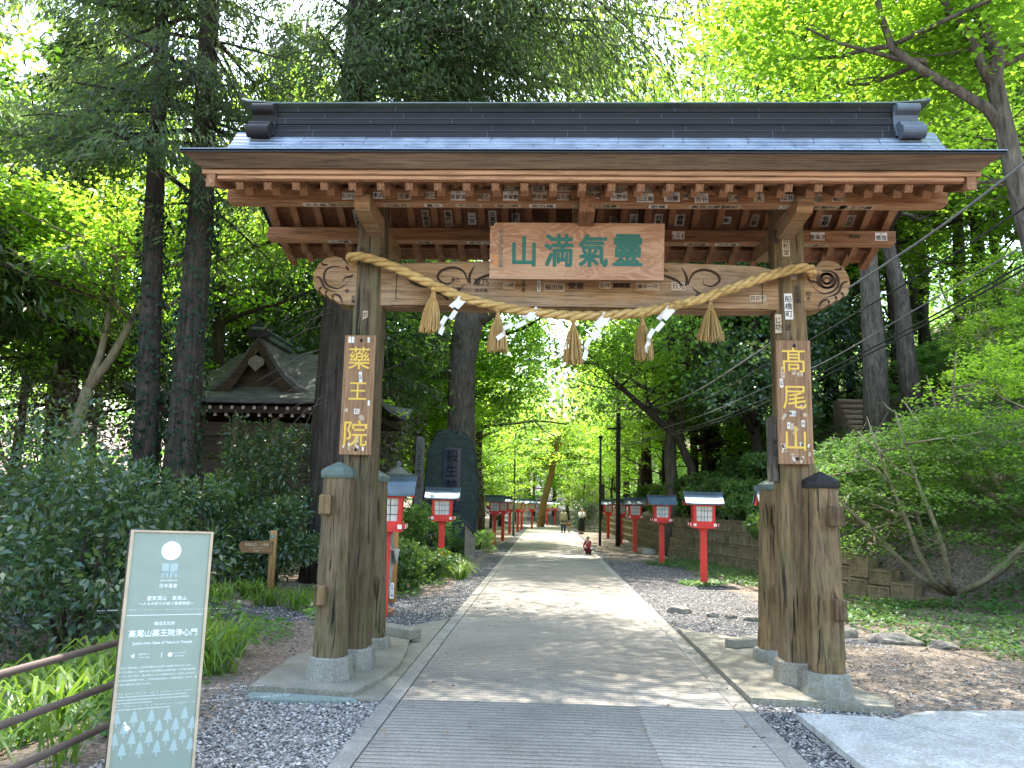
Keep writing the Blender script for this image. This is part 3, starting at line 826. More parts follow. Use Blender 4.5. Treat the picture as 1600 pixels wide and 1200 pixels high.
for px, py, t, s, vert, pap in ((712, 437, '辰巳', .045, 0, None), (712, 452, '須磨', .045, 0, None), (752, 441, '重乃', .075, 0, None), (752, 454, '柳花蝶', .04, 0, None), (795, 446, '川崎', .05, 0, PAPER_OLD), (818, 446, '上荷吾', .045, 1, None), (866, 449, '福田屋', .06, 0, PAPER_OLD),
                                (900, 447, '榮屋', .075, 0, None), (945, 446, '吉祥', .05, 0, PAPER_OLD), (962, 446, '九', .04, 1, BROWN_INK), (971, 446, '八', .04, 1, BROWN_INK), (980, 446, '七', .04, 1, BROWN_INK), (1012, 448, '講中一同', .05, 0, PAPER_OLD), (1060, 447, '日光', .06, 0, PAPER_OLD),
                                (1184, 466, '四日市', .045, 0, PAPER_OLD), (552, 468, '松尾', .04, 1, None), (1263, 463, '柏木', .05, 1, None), (542, 455, '寺', .05, 1, None)):
    p = at_y(px, py, -0.126)
    label(crossbeam, t, frame_front(p.x, -0.1262, p.z), s * len(t) * 1.1 if not vert else s * 1.3, s * 1.35 if not vert else s * len(t) * 1.15, s, bool(vert), pap, 0.02)
p = at_y(842, 447, -0.126)
m = MB(); m.box((p.x, -0.128, p.z), (0.03, 0.003, 0.105), 0); m.box((p.x, -0.1298, p.z), (0.012, 0.001, 0.085), 1); m.build('paper_label', [SHIDE, COPPER_GR], crossbeam)

# ------------------------------------------------------------------ boards hung on the gate
pl = thing('name_plaque', 'wide wooden name plaque with four green carved characters under the gate roof', 'plaque', (-0.02, -0.36, 3.915))
m = MB()
PW, PH = 0.81, 0.262
prism_fan(m, [(-PW + .045, PH), (PW, PH), (PW, -PH), (-PW, -PH), (-PW, PH - .035), (-PW + .03, PH - .03)], -0.03, 0.03)
tilt = Matrix.Rotation(math.radians(9), 4, 'X')
m.v = [tuple(tilt @ Vector(v)) for v in m.v]
m.build('board', PLAQUE, pl)
seal = flat_mat('orange_seal', (0.55, 0.22, 0.05))
for ch, u, v, s in (('山', -0.49, -0.01, 0.30), ('満', -0.165, 0.0, 0.32), ('氣', 0.155, 0.0, 0.32), ('靈', 0.475, 0.01, 0.33)):
    fr = tilt @ frame_front(u, -0.0325, v)
    m = MB(); put_text(m, ch, fr, s, 0, False, 0.03, squash=0.88); m.build('lettering', TEAL_INK, pl)
m = MB()
put_text(m, '高尾貫首隆玄書', tilt @ frame_front(-0.705, -0.0325, 0.02), 0.05, 0, True, 0.0, gap=1.05)
for v in (-.06, -.115):
    m.box(tilt @ Vector((-0.755, -0.032, v)), (0.035, 0.003, 0.04), 1, rot=tilt.to_3x3())
m.build('signature', [COPPER_GR, seal], pl)
m = MB()
for x in (-0.6, 0.6):
    m.tube([(x, 0.06, 0.2), (x, 0.12, 0.5)], 0.008, 6)
m.build('hanging_hook', COPPER_DK, pl)
def hung_board(name, lab, cx, z0, z1, w, y, txt, s, lean=0.0, stickers=(), sx=1):
    t = thing(name, lab, 'plaque', (cx, y, (z0 + z1) / 2))
    h = (z1 - z0) / 2
    m = MB(); m.box((0, 0, 0), (w, 0.032, 2 * h), 0, ch=0.004)
    m.build('board', PLATE, t)
    for i, c in enumerate(txt):
        m = MB(); put_text(m, c, frame_front(0.0, -0.0175, s[i][0]), s[i][1], 0, False, 0.006, squash=0.95)
        m.build('lettering', GOLD_INK, t)
    m = MB()
    for v in (h - .05, -h + .05):
        m.lathe([(0.0, 0), (0.016, 0.0), (0.014, 0.006), (0.004, 0.010)], 10, 0, Matrix.Translation((0.01, -0.016, v)) @ Matrix.Rotation(math.pi / 2, 4, 'X'))
    m.build('nail_head', COPPER_DK, t)
    r = random.Random(5 + sx)
    for (u, v, a, b, rot, kind) in stickers:
        m = MB()
        fr = frame_front(u, -0.0166, v, rot)
        m.add([(-a / 2, -b / 2, 0), (a / 2, -b / 2, 0), (a / 2, b / 2, 0), (-a / 2, b / 2, 0)], [(0, 1, 2, 3)], 0, False, fr)
        if kind:
            put_text(m, kind, fr @ Matrix.Translation((0, 0, .0012)), min(a, b) * (0.8 if len(kind) > 1 else .9), 1, b > a, 0.02)
        m.build('sticker', [PAPER if r.random() < .4 else PAPER_OLD, DARK_INK], t)
    return t
r = random.Random(3)
st = [(-.10, .52, .025, .06, 0, ''), (-.07, .52, .025, .06, 0, ''), (.08, .52, .02, .05, 0, ''), (.02, .165, .03, .1, 0.1, '札所'), (.0, -.16, .05, .05, 0, '丸'), (.05, -.22, .04, .05, .6, ''), (.02, -.42, .025, .06, 0, ''), (.0, -.46, .02, .06, .5, '札'), (-.1, -.15, .03, .03, 0, ''), (.11, -.08, .02, .05, 0, '')]
st += [(r.uniform(-.11, .11), r.uniform(-.54, -.47), .015, .035, r.uniform(-.3, .3), '') for _ in range(5)]
hung_board('post_plaque', 'tall wooden board with yellow characters 藥王院 on the left gate post', -2.045, 1.985, 3.115, 0.295, -0.235, '藥王院', ((.34, .23), (.03, .2), (-.37, .26)), stickers=st, sx=-1)
st = [(-.1, .27, .035, .1, 0, '本山'), (.0, .28, .03, .06, 0, '札'), (.055, .255, .05, .04, .05, '三'), (-.115, .17, .03, .08, .05, '四国'), (-.02, -.11, .06, .05, 0, '東山'), (.06, -.05, .03, .04, .6, ''), (-.1, -.14, .025, .06, -.6, ''), (-.03, -.23, .03, .06, 0, ''), (-.06, -.22, .025, .06, 0, '字'), (.0, -.27, .02, .07, -.8, ''), (.07, -.2, .03, .06, 0, '井'), (.09, -.12, .03, .03, 0, '')]
st += [(r.uniform(-.13, .13), r.uniform(-.55, -.38), r.uniform(.014, .024), r.uniform(.03, .045), r.uniform(-.6, .6), '札' if i % 3 == 0 else '') for i in range(13)]
hung_board('post_plaque', 'tall wooden board with yellow characters 髙尾山 on the right gate post', 1.985, 1.98, 3.12, 0.312, -0.235, '髙尾山', ((.38, .25), (.04, .24), (-.34, .24)), stickers=st)
t = thing('side_board', 'narrow dark brown board hung on the inner side of the right gate post', 'plaque', (1.835, -0.02, 2.13))
m = MB(); m.box((0, 0, 0), (0.05, 0.2, 0.60), 0, ch=0.004); m.build('board', BARK_GREY, t)
m = MB(); put_text(m, '奉納', Matrix.Translation((0, -0.1015, 0)) @ Matrix.Rotation(math.pi / 2, 4, 'X'), 0.045, 0, True, 0.0, gap=2.6); m.build('lettering', DARK_INK, t)

# ------------------------------------------------------------------ straw rope with tassels and paper streamers
rope = thing('sacred_rope', 'thick twisted straw rope slung between the gate posts with tassels and white streamers', 'rope', (0, -0.24, 3.8))
keys = [(-2.16, 0.20, 3.875), (-2.19, 0.06, 3.875), (-2.16, -0.05, 3.87), (-2.0, -0.06, 3.855), (-1.75, -0.045, 3.775), (-1.45, -0.04, 3.64), (-1.1, -0.035, 3.495), (-0.7, -0.03, 3.395), (-0.25, -0.03, 3.335), (0.2, -0.03, 3.325), (0.6, -0.03, 3.365), (1.0, -0.03, 3.455), (1.35, -0.035, 3.57), (1.7, -0.045, 3.70), (2.0, -0.06, 3.785), (2.14, -0.05, 3.795), (2.19, 0.06, 3.79), (2.16, 0.20, 3.785)]
def cr3(pts, n=10):
    P = [Vector(p) for p in pts]; P = [P[0] * 2 - P[1]] + P + [P[-1] * 2 - P[-2]]; out = []
    for i in range(1, len(P) - 2):
        for j in range(n):
            t = j / n
            out.append(0.5 * ((2 * P[i]) + (-P[i - 1] + P[i + 1]) * t + (2 * P[i - 1] - 5 * P[i] + 4 * P[i + 1] - P[i + 2]) * t * t + (-P[i - 1] + 3 * P[i] - 3 * P[i + 1] + P[i + 2]) * t ** 3))
    out.append(P[-2]); return out
rope_c = [p + Vector((0, 0, -3.8)) for p in cr3(keys, 26)]
m = MB()
for k in range(3):
    pts = []; s_len = 0.0
    for i, p in enumerate(rope_c):
        tgt = (rope_c[min(i + 1, len(rope_c) - 1)] - rope_c[max(i - 1, 0)]).normalized()
        if i: s_len += (p - rope_c[i - 1]).length
        a = Vector((0, 0, 1)); a = (a - tgt * a.dot(tgt)).normalized(); b = tgt.cross(a)
        th = -2 * math.pi * s_len / 0.36 + k * 2 * math.pi / 3
        pts.append(p + a * math.cos(th) * 0.0235 + b * math.sin(th) * 0.0235)
    m.tube(pts, 0.0255, 9, 0, True, True, seed=k, rough=0.05)
m.build('rope_strands', STRAW, rope)
def rope_pt(x):
    return min(rope_c, key=lambda p: abs(p.x - x) + (5 if abs(p.y) > .09 else 0))
def straw_bundle(seed, L, spread, lean):
    r = random.Random(seed); m = MB()
    for i in range(150):
        th = r.uniform(0, 2 * math.pi); q = math.sqrt(r.random())
        a = Vector((math.cos(th), math.sin(th) * 0.8, 0))
        l = L * r.uniform(0.86, 1.0)
        pts = [a * 0.012 * q + Vector((0, 0, 0.0)), a * 0.028 * q + Vector((lean * 0.2, 0, -0.08)), a * (0.06 * q + .014) + Vector((lean * .5, 0, -l * 0.5)), a * spread * (q + r.uniform(-.06, .1)) + Vector((lean + r.uniform(-.008, .008), 0, -l))]
        m.tube(cr3(pts, 2), 0.0032, 3, 0, False, False)
    m.tube([(0, 0, 0.03), (0, 0, -0.01)], 0.026, 9, 0); m.tube([(lean * .2, 0, -0.085), (lean * .2, 0, -0.105)], 0.034, 9, 0)
    return m
for i, (px, L, spr, lean) in enumerate(((676, .42, .10, -.03), (779, .40, .10, .0), (896, .43, .10, .0), (1002, .42, .085, .015), (1110, .40, .125, .0))):
    p = rope_pt(at_y(px, 480, -0.27).x)
    o = straw_bundle(31 + i, L, spr, lean).build('tassel', STRAW2, rope)
    o.location = p + Vector((0, 0, -0.045))
for px, py, qx, qy, mode in ((720, 470, 679, 523, 0), (838, 490, 768, 528, 1), (946, 496, 903, 563, 0), (1046, 486, 1000, 548, 2)):
    a = at_y(px, py, -0.30) - Vector((0, -0.24, 3.8)); b = at_y(qx, qy, -0.36) - Vector((0, -0.24, 3.8))
    m = MB(); d = b - a
    n = 4; w = 0.036
    side = Vector((-d.z, 0.25 * d.length, d.x)).normalized()
    prev = None
    for k in range(n):
        p0 = a + d * (k / n); p1 = a + d * ((k + 1) / n)
        off = side * (w if k % 2 else -w) * 0.5 + Vector((0, 0.012 * (k % 2), 0))
        tw = Vector((0.02 * (k - 1), 0.045 * math.sin(k * 1.7 + mode), 0.01))
        m.add([p0 + off - side * w * .6, p0 + off + side * w * .6, p1 + off + side * w * .6 + tw, p1 + off - side * w * .6 + tw], [(0, 1, 2, 3)], 0)
        if k:
            m.add([prev[0], prev[1], p0 + off + side * w * .6, p0 + off - side * w * .6], [(0, 1, 2, 3)], 0)
        prev = (p1 + off - side * w * .6 + tw, p1 + off + side * w * .6 + tw)
    m.add([a - side * .045 + Vector((.02, 0, .03)), a + side * .045 + Vector((.02, 0, .03)), a + side * .03 + d * .2, a - side * .03 + d * .2], [(0, 1, 2, 3)], 0)
    m.build('paper_streamer', SHIDE, rope)
# ------------------------------------------------------------------ ground, path, pads, wall
def wall_x(y):
    return float(np.interp(y, [6.2, 6.9, 7.7, 9.5, 12, 18.5, 30, 45, 70], [6.35, 5.8, 5.32, 5.05, 4.9, 3.75, 3.45, 3.3, 3.2]))
def wall_h(y):
    return float(np.interp(y, [6.2, 6.9, 7.7, 9.5, 12, 18, 30, 60], [0.0, 0.42, 0.80, 1.1, 1.27, 1.27, 1.25, 1.2]))
def ground_z(x, y):
    z = path_z(y)
    if y > 60: z = path_z(60) + (y - 60) * 0.10
    if x > 3.0:
        xw = wall_x(y) if y > 6.2 else 5.2 + max(0, (6.2 - y)) * 0.12
        d = x - xw - 0.05
        if y > 6.2:
            if d > 0:
                z += wall_h(y) * max(0, min(1, (d - 0.28) / 0.3)) + max(0, min(d - 0.5, 2.0)) * 0.5 + max(0, min(d - 2.5, 14)) * 0.66
        elif d > 0:
            k = max(0.0, min(1.0, (y + 3) / 9.2))
            z += d * 0.10 + max(0, d - 1.3) * 0.42 * k
    elif x < -3.4:
        d = -3.4 - x
        if y < 3.5: z -= min(d, 8) * 0.28 * min(1, (3.5 - y) / 3)
        if y > 14: z += max(0, min(d - 1.0, 12)) * 0.12
    z += 0.02 * math.sin(x * 1.7 + y * 0.9) * (1 if abs(x) > 3.2 else 0.15)
    return z
def axis(lo, hi, dense_lo, dense_hi, step, grow):
    out = list(np.arange(dense_lo, dense_hi + 1e-6, step)); s = step; v = dense_hi
    while v < hi: s *= grow; v += s; out.append(v)
    s = step; v = dense_lo
    while v > lo: s *= grow; v -= s; out.insert(0, v)
    return out
gx = axis(-400, 2.7, -7, 2.7, 0.3, 1.22) + list(np.arange(2.85, 7.0, 0.14)) + axis(7.1, 400, 7.1, 12, 0.3, 1.22); gy = axis(-120, 600, -6, 32, 0.35, 1.13)
vv = [(x, y, ground_z(x, y)) for y in gy for x in gx]
nx = len(gx)
ff = [(j * nx + i, j * nx + i + 1, (j + 1) * nx + i + 1, (j + 1) * nx + i) for j in range(len(gy) - 1) for i in range(nx - 1)]
me = bpy.data.meshes.new('ground'); me.from_pydata(vv, [], ff); me.materials.append(GROUND)
at = me.attributes.new('soil', 'FLOAT', 'POINT')
def soil(x, y):
    s = 0.0
    if x > 3.0: s = min(1.0, (x - 2.6) / 1.6) * (0.75 if y < 5 else 1)
    if 2.0 < x and -0.9 < y < 2.2: s = max(s, 0.62)
    if x < -2.3 and y < 3: s = max(s, min(1.0, (-2.0 - x) / 1.0) * min(1, max(0.0, (y + 3.4) / 1.6) + (0.3 if x < -2.6 else 0)))
    if x < -3.0 and y > 4.2: s = 1.0
    if x < -2.2 and y > 6: s = 1.0
    if x > 1.5 and y > 16: s = max(s, 0.6)
    return s
at.data.foreach_set('value', [soil(x, y) for y in gy for x in gx])
me.polygons.foreach_set('use_smooth', [True] * len(ff))
tag(link('ground', me), kind='structure')
# concrete path
m = MB(); ys = axis(-9, 130, -9, 8, 0.5, 1.1)
rows = []
for y in ys:
    z = path_z(y) + 0.012 if y < 60 else path_z(60) + (y - 60) * 0.10 + 0.012
    bend = 0.0 if y < 45 else -0.010 * (y - 45) ** 2
    rows.append([(-1.39 + bend, y, z), (-0.7 + bend, y, z + .006), (0.0 + bend, y, z + .01), (0.7 + bend, y, z + .006), (1.24 + bend, y, z)])
for a, b in zip(rows[:-1], rows[1:]):
    for i in range(4): m.add([a[i], a[i + 1], b[i + 1], b[i]], [(0, 1, 2, 3)])
tag(m.build('path', ROAD), kind='structure')
m = MB(); rr = random.Random(3); prev = None
for i in range(14):
    y = -9 + i * .66; x0 = .46 + rr.uniform(-.012, .012) + max(0, y + 1.5) * .02
    row = [(x0, y, path_z(y) + .0245), (.85, y, .0215), (1.235, y, .0165)]
    if prev: m.add(prev + row, [(0, 1, 4, 3), (1, 2, 5, 4)])
    prev = row
tag(m.build('path_patch', ROAD_P), kind='structure')
m = MB()
yy = -9.0
while yy < 46:
    L = 1.2
    for x0, x1, hz in ((-1.53, -1.40, 0.016), (1.245, 1.40, 0.012)):
        z = path_z(yy) + hz; z2 = path_z(yy + L) + hz
        m.add([(x0, yy + .004, z), (x1, yy + .004, z), (x1, yy + L - .004, z2), (x0, yy + L - .004, z2), (x0, yy + .004, z - .05), (x1, yy + .004, z - .05), (x1, yy + L - .004, z2 - .05), (x0, yy + L - .004, z2 - .05)],
              [(0, 1, 2, 3), (0, 3, 7, 4), (1, 5, 6, 2), (0, 4, 5, 1), (3, 2, 6, 7)])
    yy += L
tag(m.build('path_edging', KERB), kind='structure')
# dark crack between edging and path is a real gap filled with soil
def jag(pts, r, amp=0.02, sub=5):
    out = []
    for (a, b) in zip(pts, pts[1:] + pts[:1]):
        for k in range(sub):
            t = k / sub
            out.append((a[0] + (b[0] - a[0]) * t + r.uniform(-amp, amp) * (k > 0), a[1] + (b[1] - a[1]) * t + r.uniform(-amp, amp) * (k > 0)))
    return out
def slab(name, pts, z0, z1, mat, amp=0.012, seed=1, sub=5):
    m = MB(); r = random.Random(seed)
    P = jag(pts, r, amp, sub)
    bm = bmesh.new()
    f = bm.faces.new([bm.verts.new((x, y, z0)) for x, y in P])
    rr = bmesh.ops.extrude_face_region(bm, geom=[f])
    for e in rr['geom']:
        if isinstance(e, bmesh.types.BMVert): e.co.z = z1
    bmesh.ops.triangulate(bm, faces=[q for q in bm.faces if len(q.verts) > 4])
    bmesh.ops.recalc_face_normals(bm, faces=bm.faces[:]); bm.verts.index_update()
    m.add([q.co.copy() for q in bm.verts], [[q.index for q in g.verts] for g in bm.faces]); bm.free()
    return tag(m.build(name, mat), kind='structure')
slab('pavement_pad', [(-2.66, -0.88), (-2.2, -0.93), (-1.78, -1.0), (-1.66, -0.45), (-1.62, 0.3), (-1.75, 1.5), (-2.1, 2.05), (-2.5, 1.6), (-2.7, 0.3)], -0.05, 0.06, CONC, seed=2)
slab('pavement_pad', [(-1.78, -1.02), (-1.54, -1.06), (-1.54, 3.4), (-2.15, 2.3), (-1.76, 1.5), (-1.63, 0.3), (-1.67, -0.45)], -0.05, 0.022, CONC, 0.006, seed=3)
slab('pavement_patch', [(-2.62, -0.96), (-2.3, -0.97), (-1.8, -1.03), (-1.72, -1.10), (-1.95, -1.17), (-2.3, -1.19), (-2.6, -1.10)], -0.05, 0.028, CONC_G, 0.006, seed=4)
slab('pavement_pad', [(1.42, -0.72), (2.5, -0.88), (2.56, -0.65), (2.42, -0.1), (2.3, 0.9), (2.1, 2.2), (1.42, 2.9)], -0.05, 0.058, CONC, 0.014, seed=5)
slab('pavement_slab', [(1.66, -1.12), (2.26, -1.16), (2.75, -1.9), (3.1, -2.7), (1.70, -2.9)], -0.05, 0.05, CONC_L, 0.003, seed=6)
slab('pavement_patch', [(2.36, -1.12), (2.75, -0.86), (3.4, -0.74), (4.6, -0.7), (5.6, -1.0), (5.6, -4.0), (3.2, -4.2), (2.85, -1.95)], -0.05, 0.03, CONC_L, 0.02, seed=7)
# low kerb blocks beside the rear posts
def kerb_block(lab, a, b, w, h, mat):
    d = Vector((b[0] - a[0], b[1] - a[1], 0)); m = MB()
    m.box((0, 0, h / 2), (d.length, w, h), 0, ch=0.012)
    o = m.build('kerb_stone', mat); o.location = ((a[0] + b[0]) / 2, (a[1] + b[1]) / 2, 0.055); o.rotation_euler = (0, 0, math.atan2(d.y, d.x))
    return tag(o, lab, 'kerb stone')
kerb_block('mossy concrete kerb block lying behind the left gate posts', (-2.35, 2.05), (-1.68, 1.52), 0.16, 0.11, CONC)
kerb_block('dry concrete kerb block lying behind the right gate posts', (1.76, 1.58), (2.42, 1.95), 0.16, 0.10, CONC)
# retaining wall of recessed concrete blocks
m = MB(); wy = 6.5; S = []
pts = []
y = 6.3
while y < 46:
    pts.append((wall_x(y), y)); y += 0.05
s = 0.0; cur = []; r = random.Random(11)
i = 0; cols = []
while i < len(pts) - 1:
    j = i; L = 0
    want = 0.42
    while j < len(pts) - 1 and L < want:
        L += math.hypot(pts[j + 1][0] - pts[j][0], pts[j + 1][1] - pts[j][1]); j += 1
    cols.append((pts[i], pts[j])); i = j
for ci, (a, b) in enumerate(cols):
    t = Vector((b[0] - a[0], b[1] - a[1], 0)); L = t.length; t.normalize()
    n = Vector((-t.y, t.x, 0));
    if n.x > 0: n = -n
    yc = (a[1] + b[1]) / 2; H = wall_h(yc); z0 = path_z(yc)
    rows_n = max(1, round(H / 0.31))
    for k in range(rows_n):
        h = H / rows_n; zc = z0 + h * (k + .5)
        back = 0.06 * k
        c = Vector(((a[0] + b[0]) / 2, (a[1] + b[1]) / 2, zc)) - n * (back - 0.0)
        w2, h2 = L / 2 - .012, h / 2 - .012
        d0 = r.uniform(-.008, .008)
        def Q(u, v, d): return c + t * u + Vector((0, 0, v)) + n * (d + d0)
        fr = 0.075
        o = [Q(-w2, -h2, -.25), Q(w2, -h2, -.25), Q(w2, h2, -.25), Q(-w2, h2, -.25), Q(-w2, -h2, 0), Q(w2, -h2, 0), Q(w2, h2, 0), Q(-w2, h2, 0)]
        fs = [(0, 1, 5, 4), (1, 2, 6, 5), (2, 3, 7, 6), (3, 0, 4, 7)]
        for side in (-1, 1):   # two recessed panels per block
            u0, u1 = (-w2 + .03, -.02) if side < 0 else (.02, w2 - .03)
            base = len(o)
            o += [Q(u0, -h2 + .035, 0), Q(u1, -h2 + .035, 0), Q(u1, h2 - .035, 0), Q(u0, h2 - .035, 0), Q(u0 + .02, -h2 + .055, -.03), Q(u1 - .02, -h2 + .055, -.03), Q(u1 - .02, h2 - .055, -.03), Q(u0 + .02, h2 - .055, -.03)]
            fs += [(base + q, base + (q + 1) % 4, base + 4 + (q + 1) % 4, base + 4 + q) for q in range(4)] + [(base + 4, base + 5, base + 6, base + 7)]
        l, rr_ = 8, 16
        fs += [(4, 5, rr_ + 1, l), (5, 6, rr_ + 2, rr_ + 1), (6, 7, l + 3, rr_ + 2), (7, 4, l, l + 3), (l, rr_ + 1, rr_, l + 1), (l + 1, rr_, rr_ + 3, l + 2), (l + 2, rr_ + 3, rr_ + 2, l + 3)]
        m.add(o, fs)
    # backing so that the joints read dark
    bk = [Vector((a[0], a[1], z0 - .1)) - n * .04, Vector((b[0], b[1], z0 - .1)) - n * .04, Vector((b[0], b[1], z0 + H)) - n * .27, Vector((a[0], a[1], z0 + H)) - n * .27]
    m.add(bk, [(0, 1, 2, 3)], 0)
w = m.build('retaining_wall', WALLST)
tag(w, 'brown retaining wall of recessed concrete blocks along the right edge of the path', 'wall')
# loose rocks
def rock(lab, x, y, sx, sy, sz, seed, rz=0.0, mat=ROCK):
    bm = bmesh.new(); bmesh.ops.create_icosphere(bm, subdivisions=3, radius=1.0)
    r = random.Random(seed); dirs = [Vector((r.gauss(0, 1), r.gauss(0, 1), r.gauss(0, 1))).normalized() for _ in range(9)]; cut = [r.uniform(.55, .9) for _ in dirs]
    for v in bm.verts:
        p = v.co.copy()
        for d, c in zip(dirs, cut):
            e = p.dot(d) - c
            if e > 0: p -= d * e * 0.9
        v.co = Vector((p.x * sx, p.y * sy, max(-.3, p.z) * sz)) + Vector((r.uniform(-1, 1), r.uniform(-1, 1), r.uniform(-1, 1))) * 0.006
    me = bpy.data.meshes.new('rock'); bm.to_mesh(me); bm.free(); me.materials.append(mat)
    o = link('rock', me); o.location = (x, y, ground_z(x, y) + sz * 0.15); o.rotation_euler = (0, 0, rz)
    return tag(o, lab, 'rock')
rock('dark brown rock nearest the path edge beyond the right posts', 1.74, 4.85, .19, .12, .11, 1)
rock('small pale flat rock second from the path edge', 2.18, 4.5, .12, .08, .06, 2)
rock('small rounded rock between the pale flat rock and the long slab', 2.42, 4.45, .10, .08, .07, 3)
rock('long flat brown rock close to the right rear post', 2.72, 4.2, .20, .10, .07, 4)
rock('grey boulder right of the front right post beside ground cover', 3.45, 2.95, .22, .15, .13, 5, .2)
rock('long pale boulder lying in front of the leafy ground cover', 3.95, 2.55, .34, .2, .13, 6, -.2)
rock('low mossy stone at the right end of the pale boulder', 4.4, 2.35, .2, .14, .08, 7)
rock('round white stone beside the third right lantern', 3.25, 20.6, .26, .2, .24, 8, mat=CONC_L)
# gravel stones close to the camera
def scatter_stones(name, spots, smin, smax, mat, seed, flat=0.6):
    rs = np.random.RandomState(seed); N = len(spots)
    base = np.array([(1, 0, 0), (-1, 0, 0), (0, 1, 0), (0, -1, 0), (0, 0, 1), (0, 0, -1)], float)
    F = [(0, 2, 4), (2, 1, 4), (1, 3, 4), (3, 0, 4), (2, 0, 5), (1, 2, 5), (3, 1, 5), (0, 3, 5)]
    V = base[None] * rs.uniform(.6, 1.2, (N, 6, 1))
    V += rs.normal(0, .22, V.shape)
    sz = rs.uniform(smin, smax, N)
    V *= np.stack([sz, sz * rs.uniform(.6, 1, N), sz * flat * rs.uniform(.6, 1, N)], 1)[:, None]
    th = rs.uniform(0, 6.28, N); c, s = np.cos(th), np.sin(th)
    x = V[..., 0] * c[:, None] - V[..., 1] * s[:, None]; y = V[..., 0] * s[:, None] + V[..., 1] * c[:, None]
    tl = rs.normal(0, .3, N)[:, None]
    V = np.stack([x, y, V[..., 2] + x * tl], -1) + np.array(spots)[:, None]
    idx = (np.array(F)[None] + (np.arange(N) * 6)[:, None, None]).reshape(-1, 3)
    me = bpy.data.meshes.new(name); me.from_pydata(V.reshape(-1, 3).tolist(), [], idx.tolist()); me.materials.append(mat)
    return tag(link(name, me), kind='stuff')
rs = random.Random(5); spots = []
def in_poly(x, y, P):
    c = False
    for (x1, y1), (x2, y2) in zip(P, P[1:] + P[:1]):
        if (y1 > y) != (y2 > y) and x < (x2 - x1) * (y - y1) / (y2 - y1) + x1: c = not c
    return c
pads = [[(-2.66, -0.88), (-1.78, -1.1), (-1.54, -1.08), (-1.54, 3.4), (-2.15, 2.3), (-2.5, 1.6), (-2.7, 0.3)], [(-2.62, -0.96), (-1.72, -1.10), (-1.95, -1.17), (-2.3, -1.19), (-2.6, -1.10)],
        [(1.42, -0.72), (2.5, -0.88), (2.56, -0.65), (2.3, 0.9), (2.1, 2.2), (1.42, 2.9)], [(1.64, -1.1), (2.28, -1.14), (3.1, -2.7), (1.68, -2.9)], [(2.36, -1.12), (2.75, -0.86), (3.4, -0.74), (5.6, -0.9), (5.6, -4), (3.2, -4.2), (2.8, -1.9)]]
def free(x, y): return not any(in_poly(x, y, P) for P in pads)
for (x0, x1, y0, y1, n) in ((-2.9, -1.53, -3.3, -0.6, 15000), (-4.6, -1.6, -0.8, 5.0, 6500), (1.41, 2.4, -3.0, -0.7, 4200), (2.3, 5.4, -1.0, 1.2, 3600), (1.45, 4.2, 1.0, 7.5, 5200), (-2.6, -1.55, 4.0, 10, 3000), (1.45, 3.2, 7, 16, 2500)):
    for _ in range(n):
        x, y = rs.uniform(x0, x1), rs.uniform(y0, y1)
        so = soil(x, y)
        if rs.random() < so * 0.85: continue
        if free(x, y): spots.append((x, y, ground_z(x, y) + rs.uniform(0, .006)))
scatter_stones('gravel', spots, 0.008, 0.021, PEBBLE, 1)
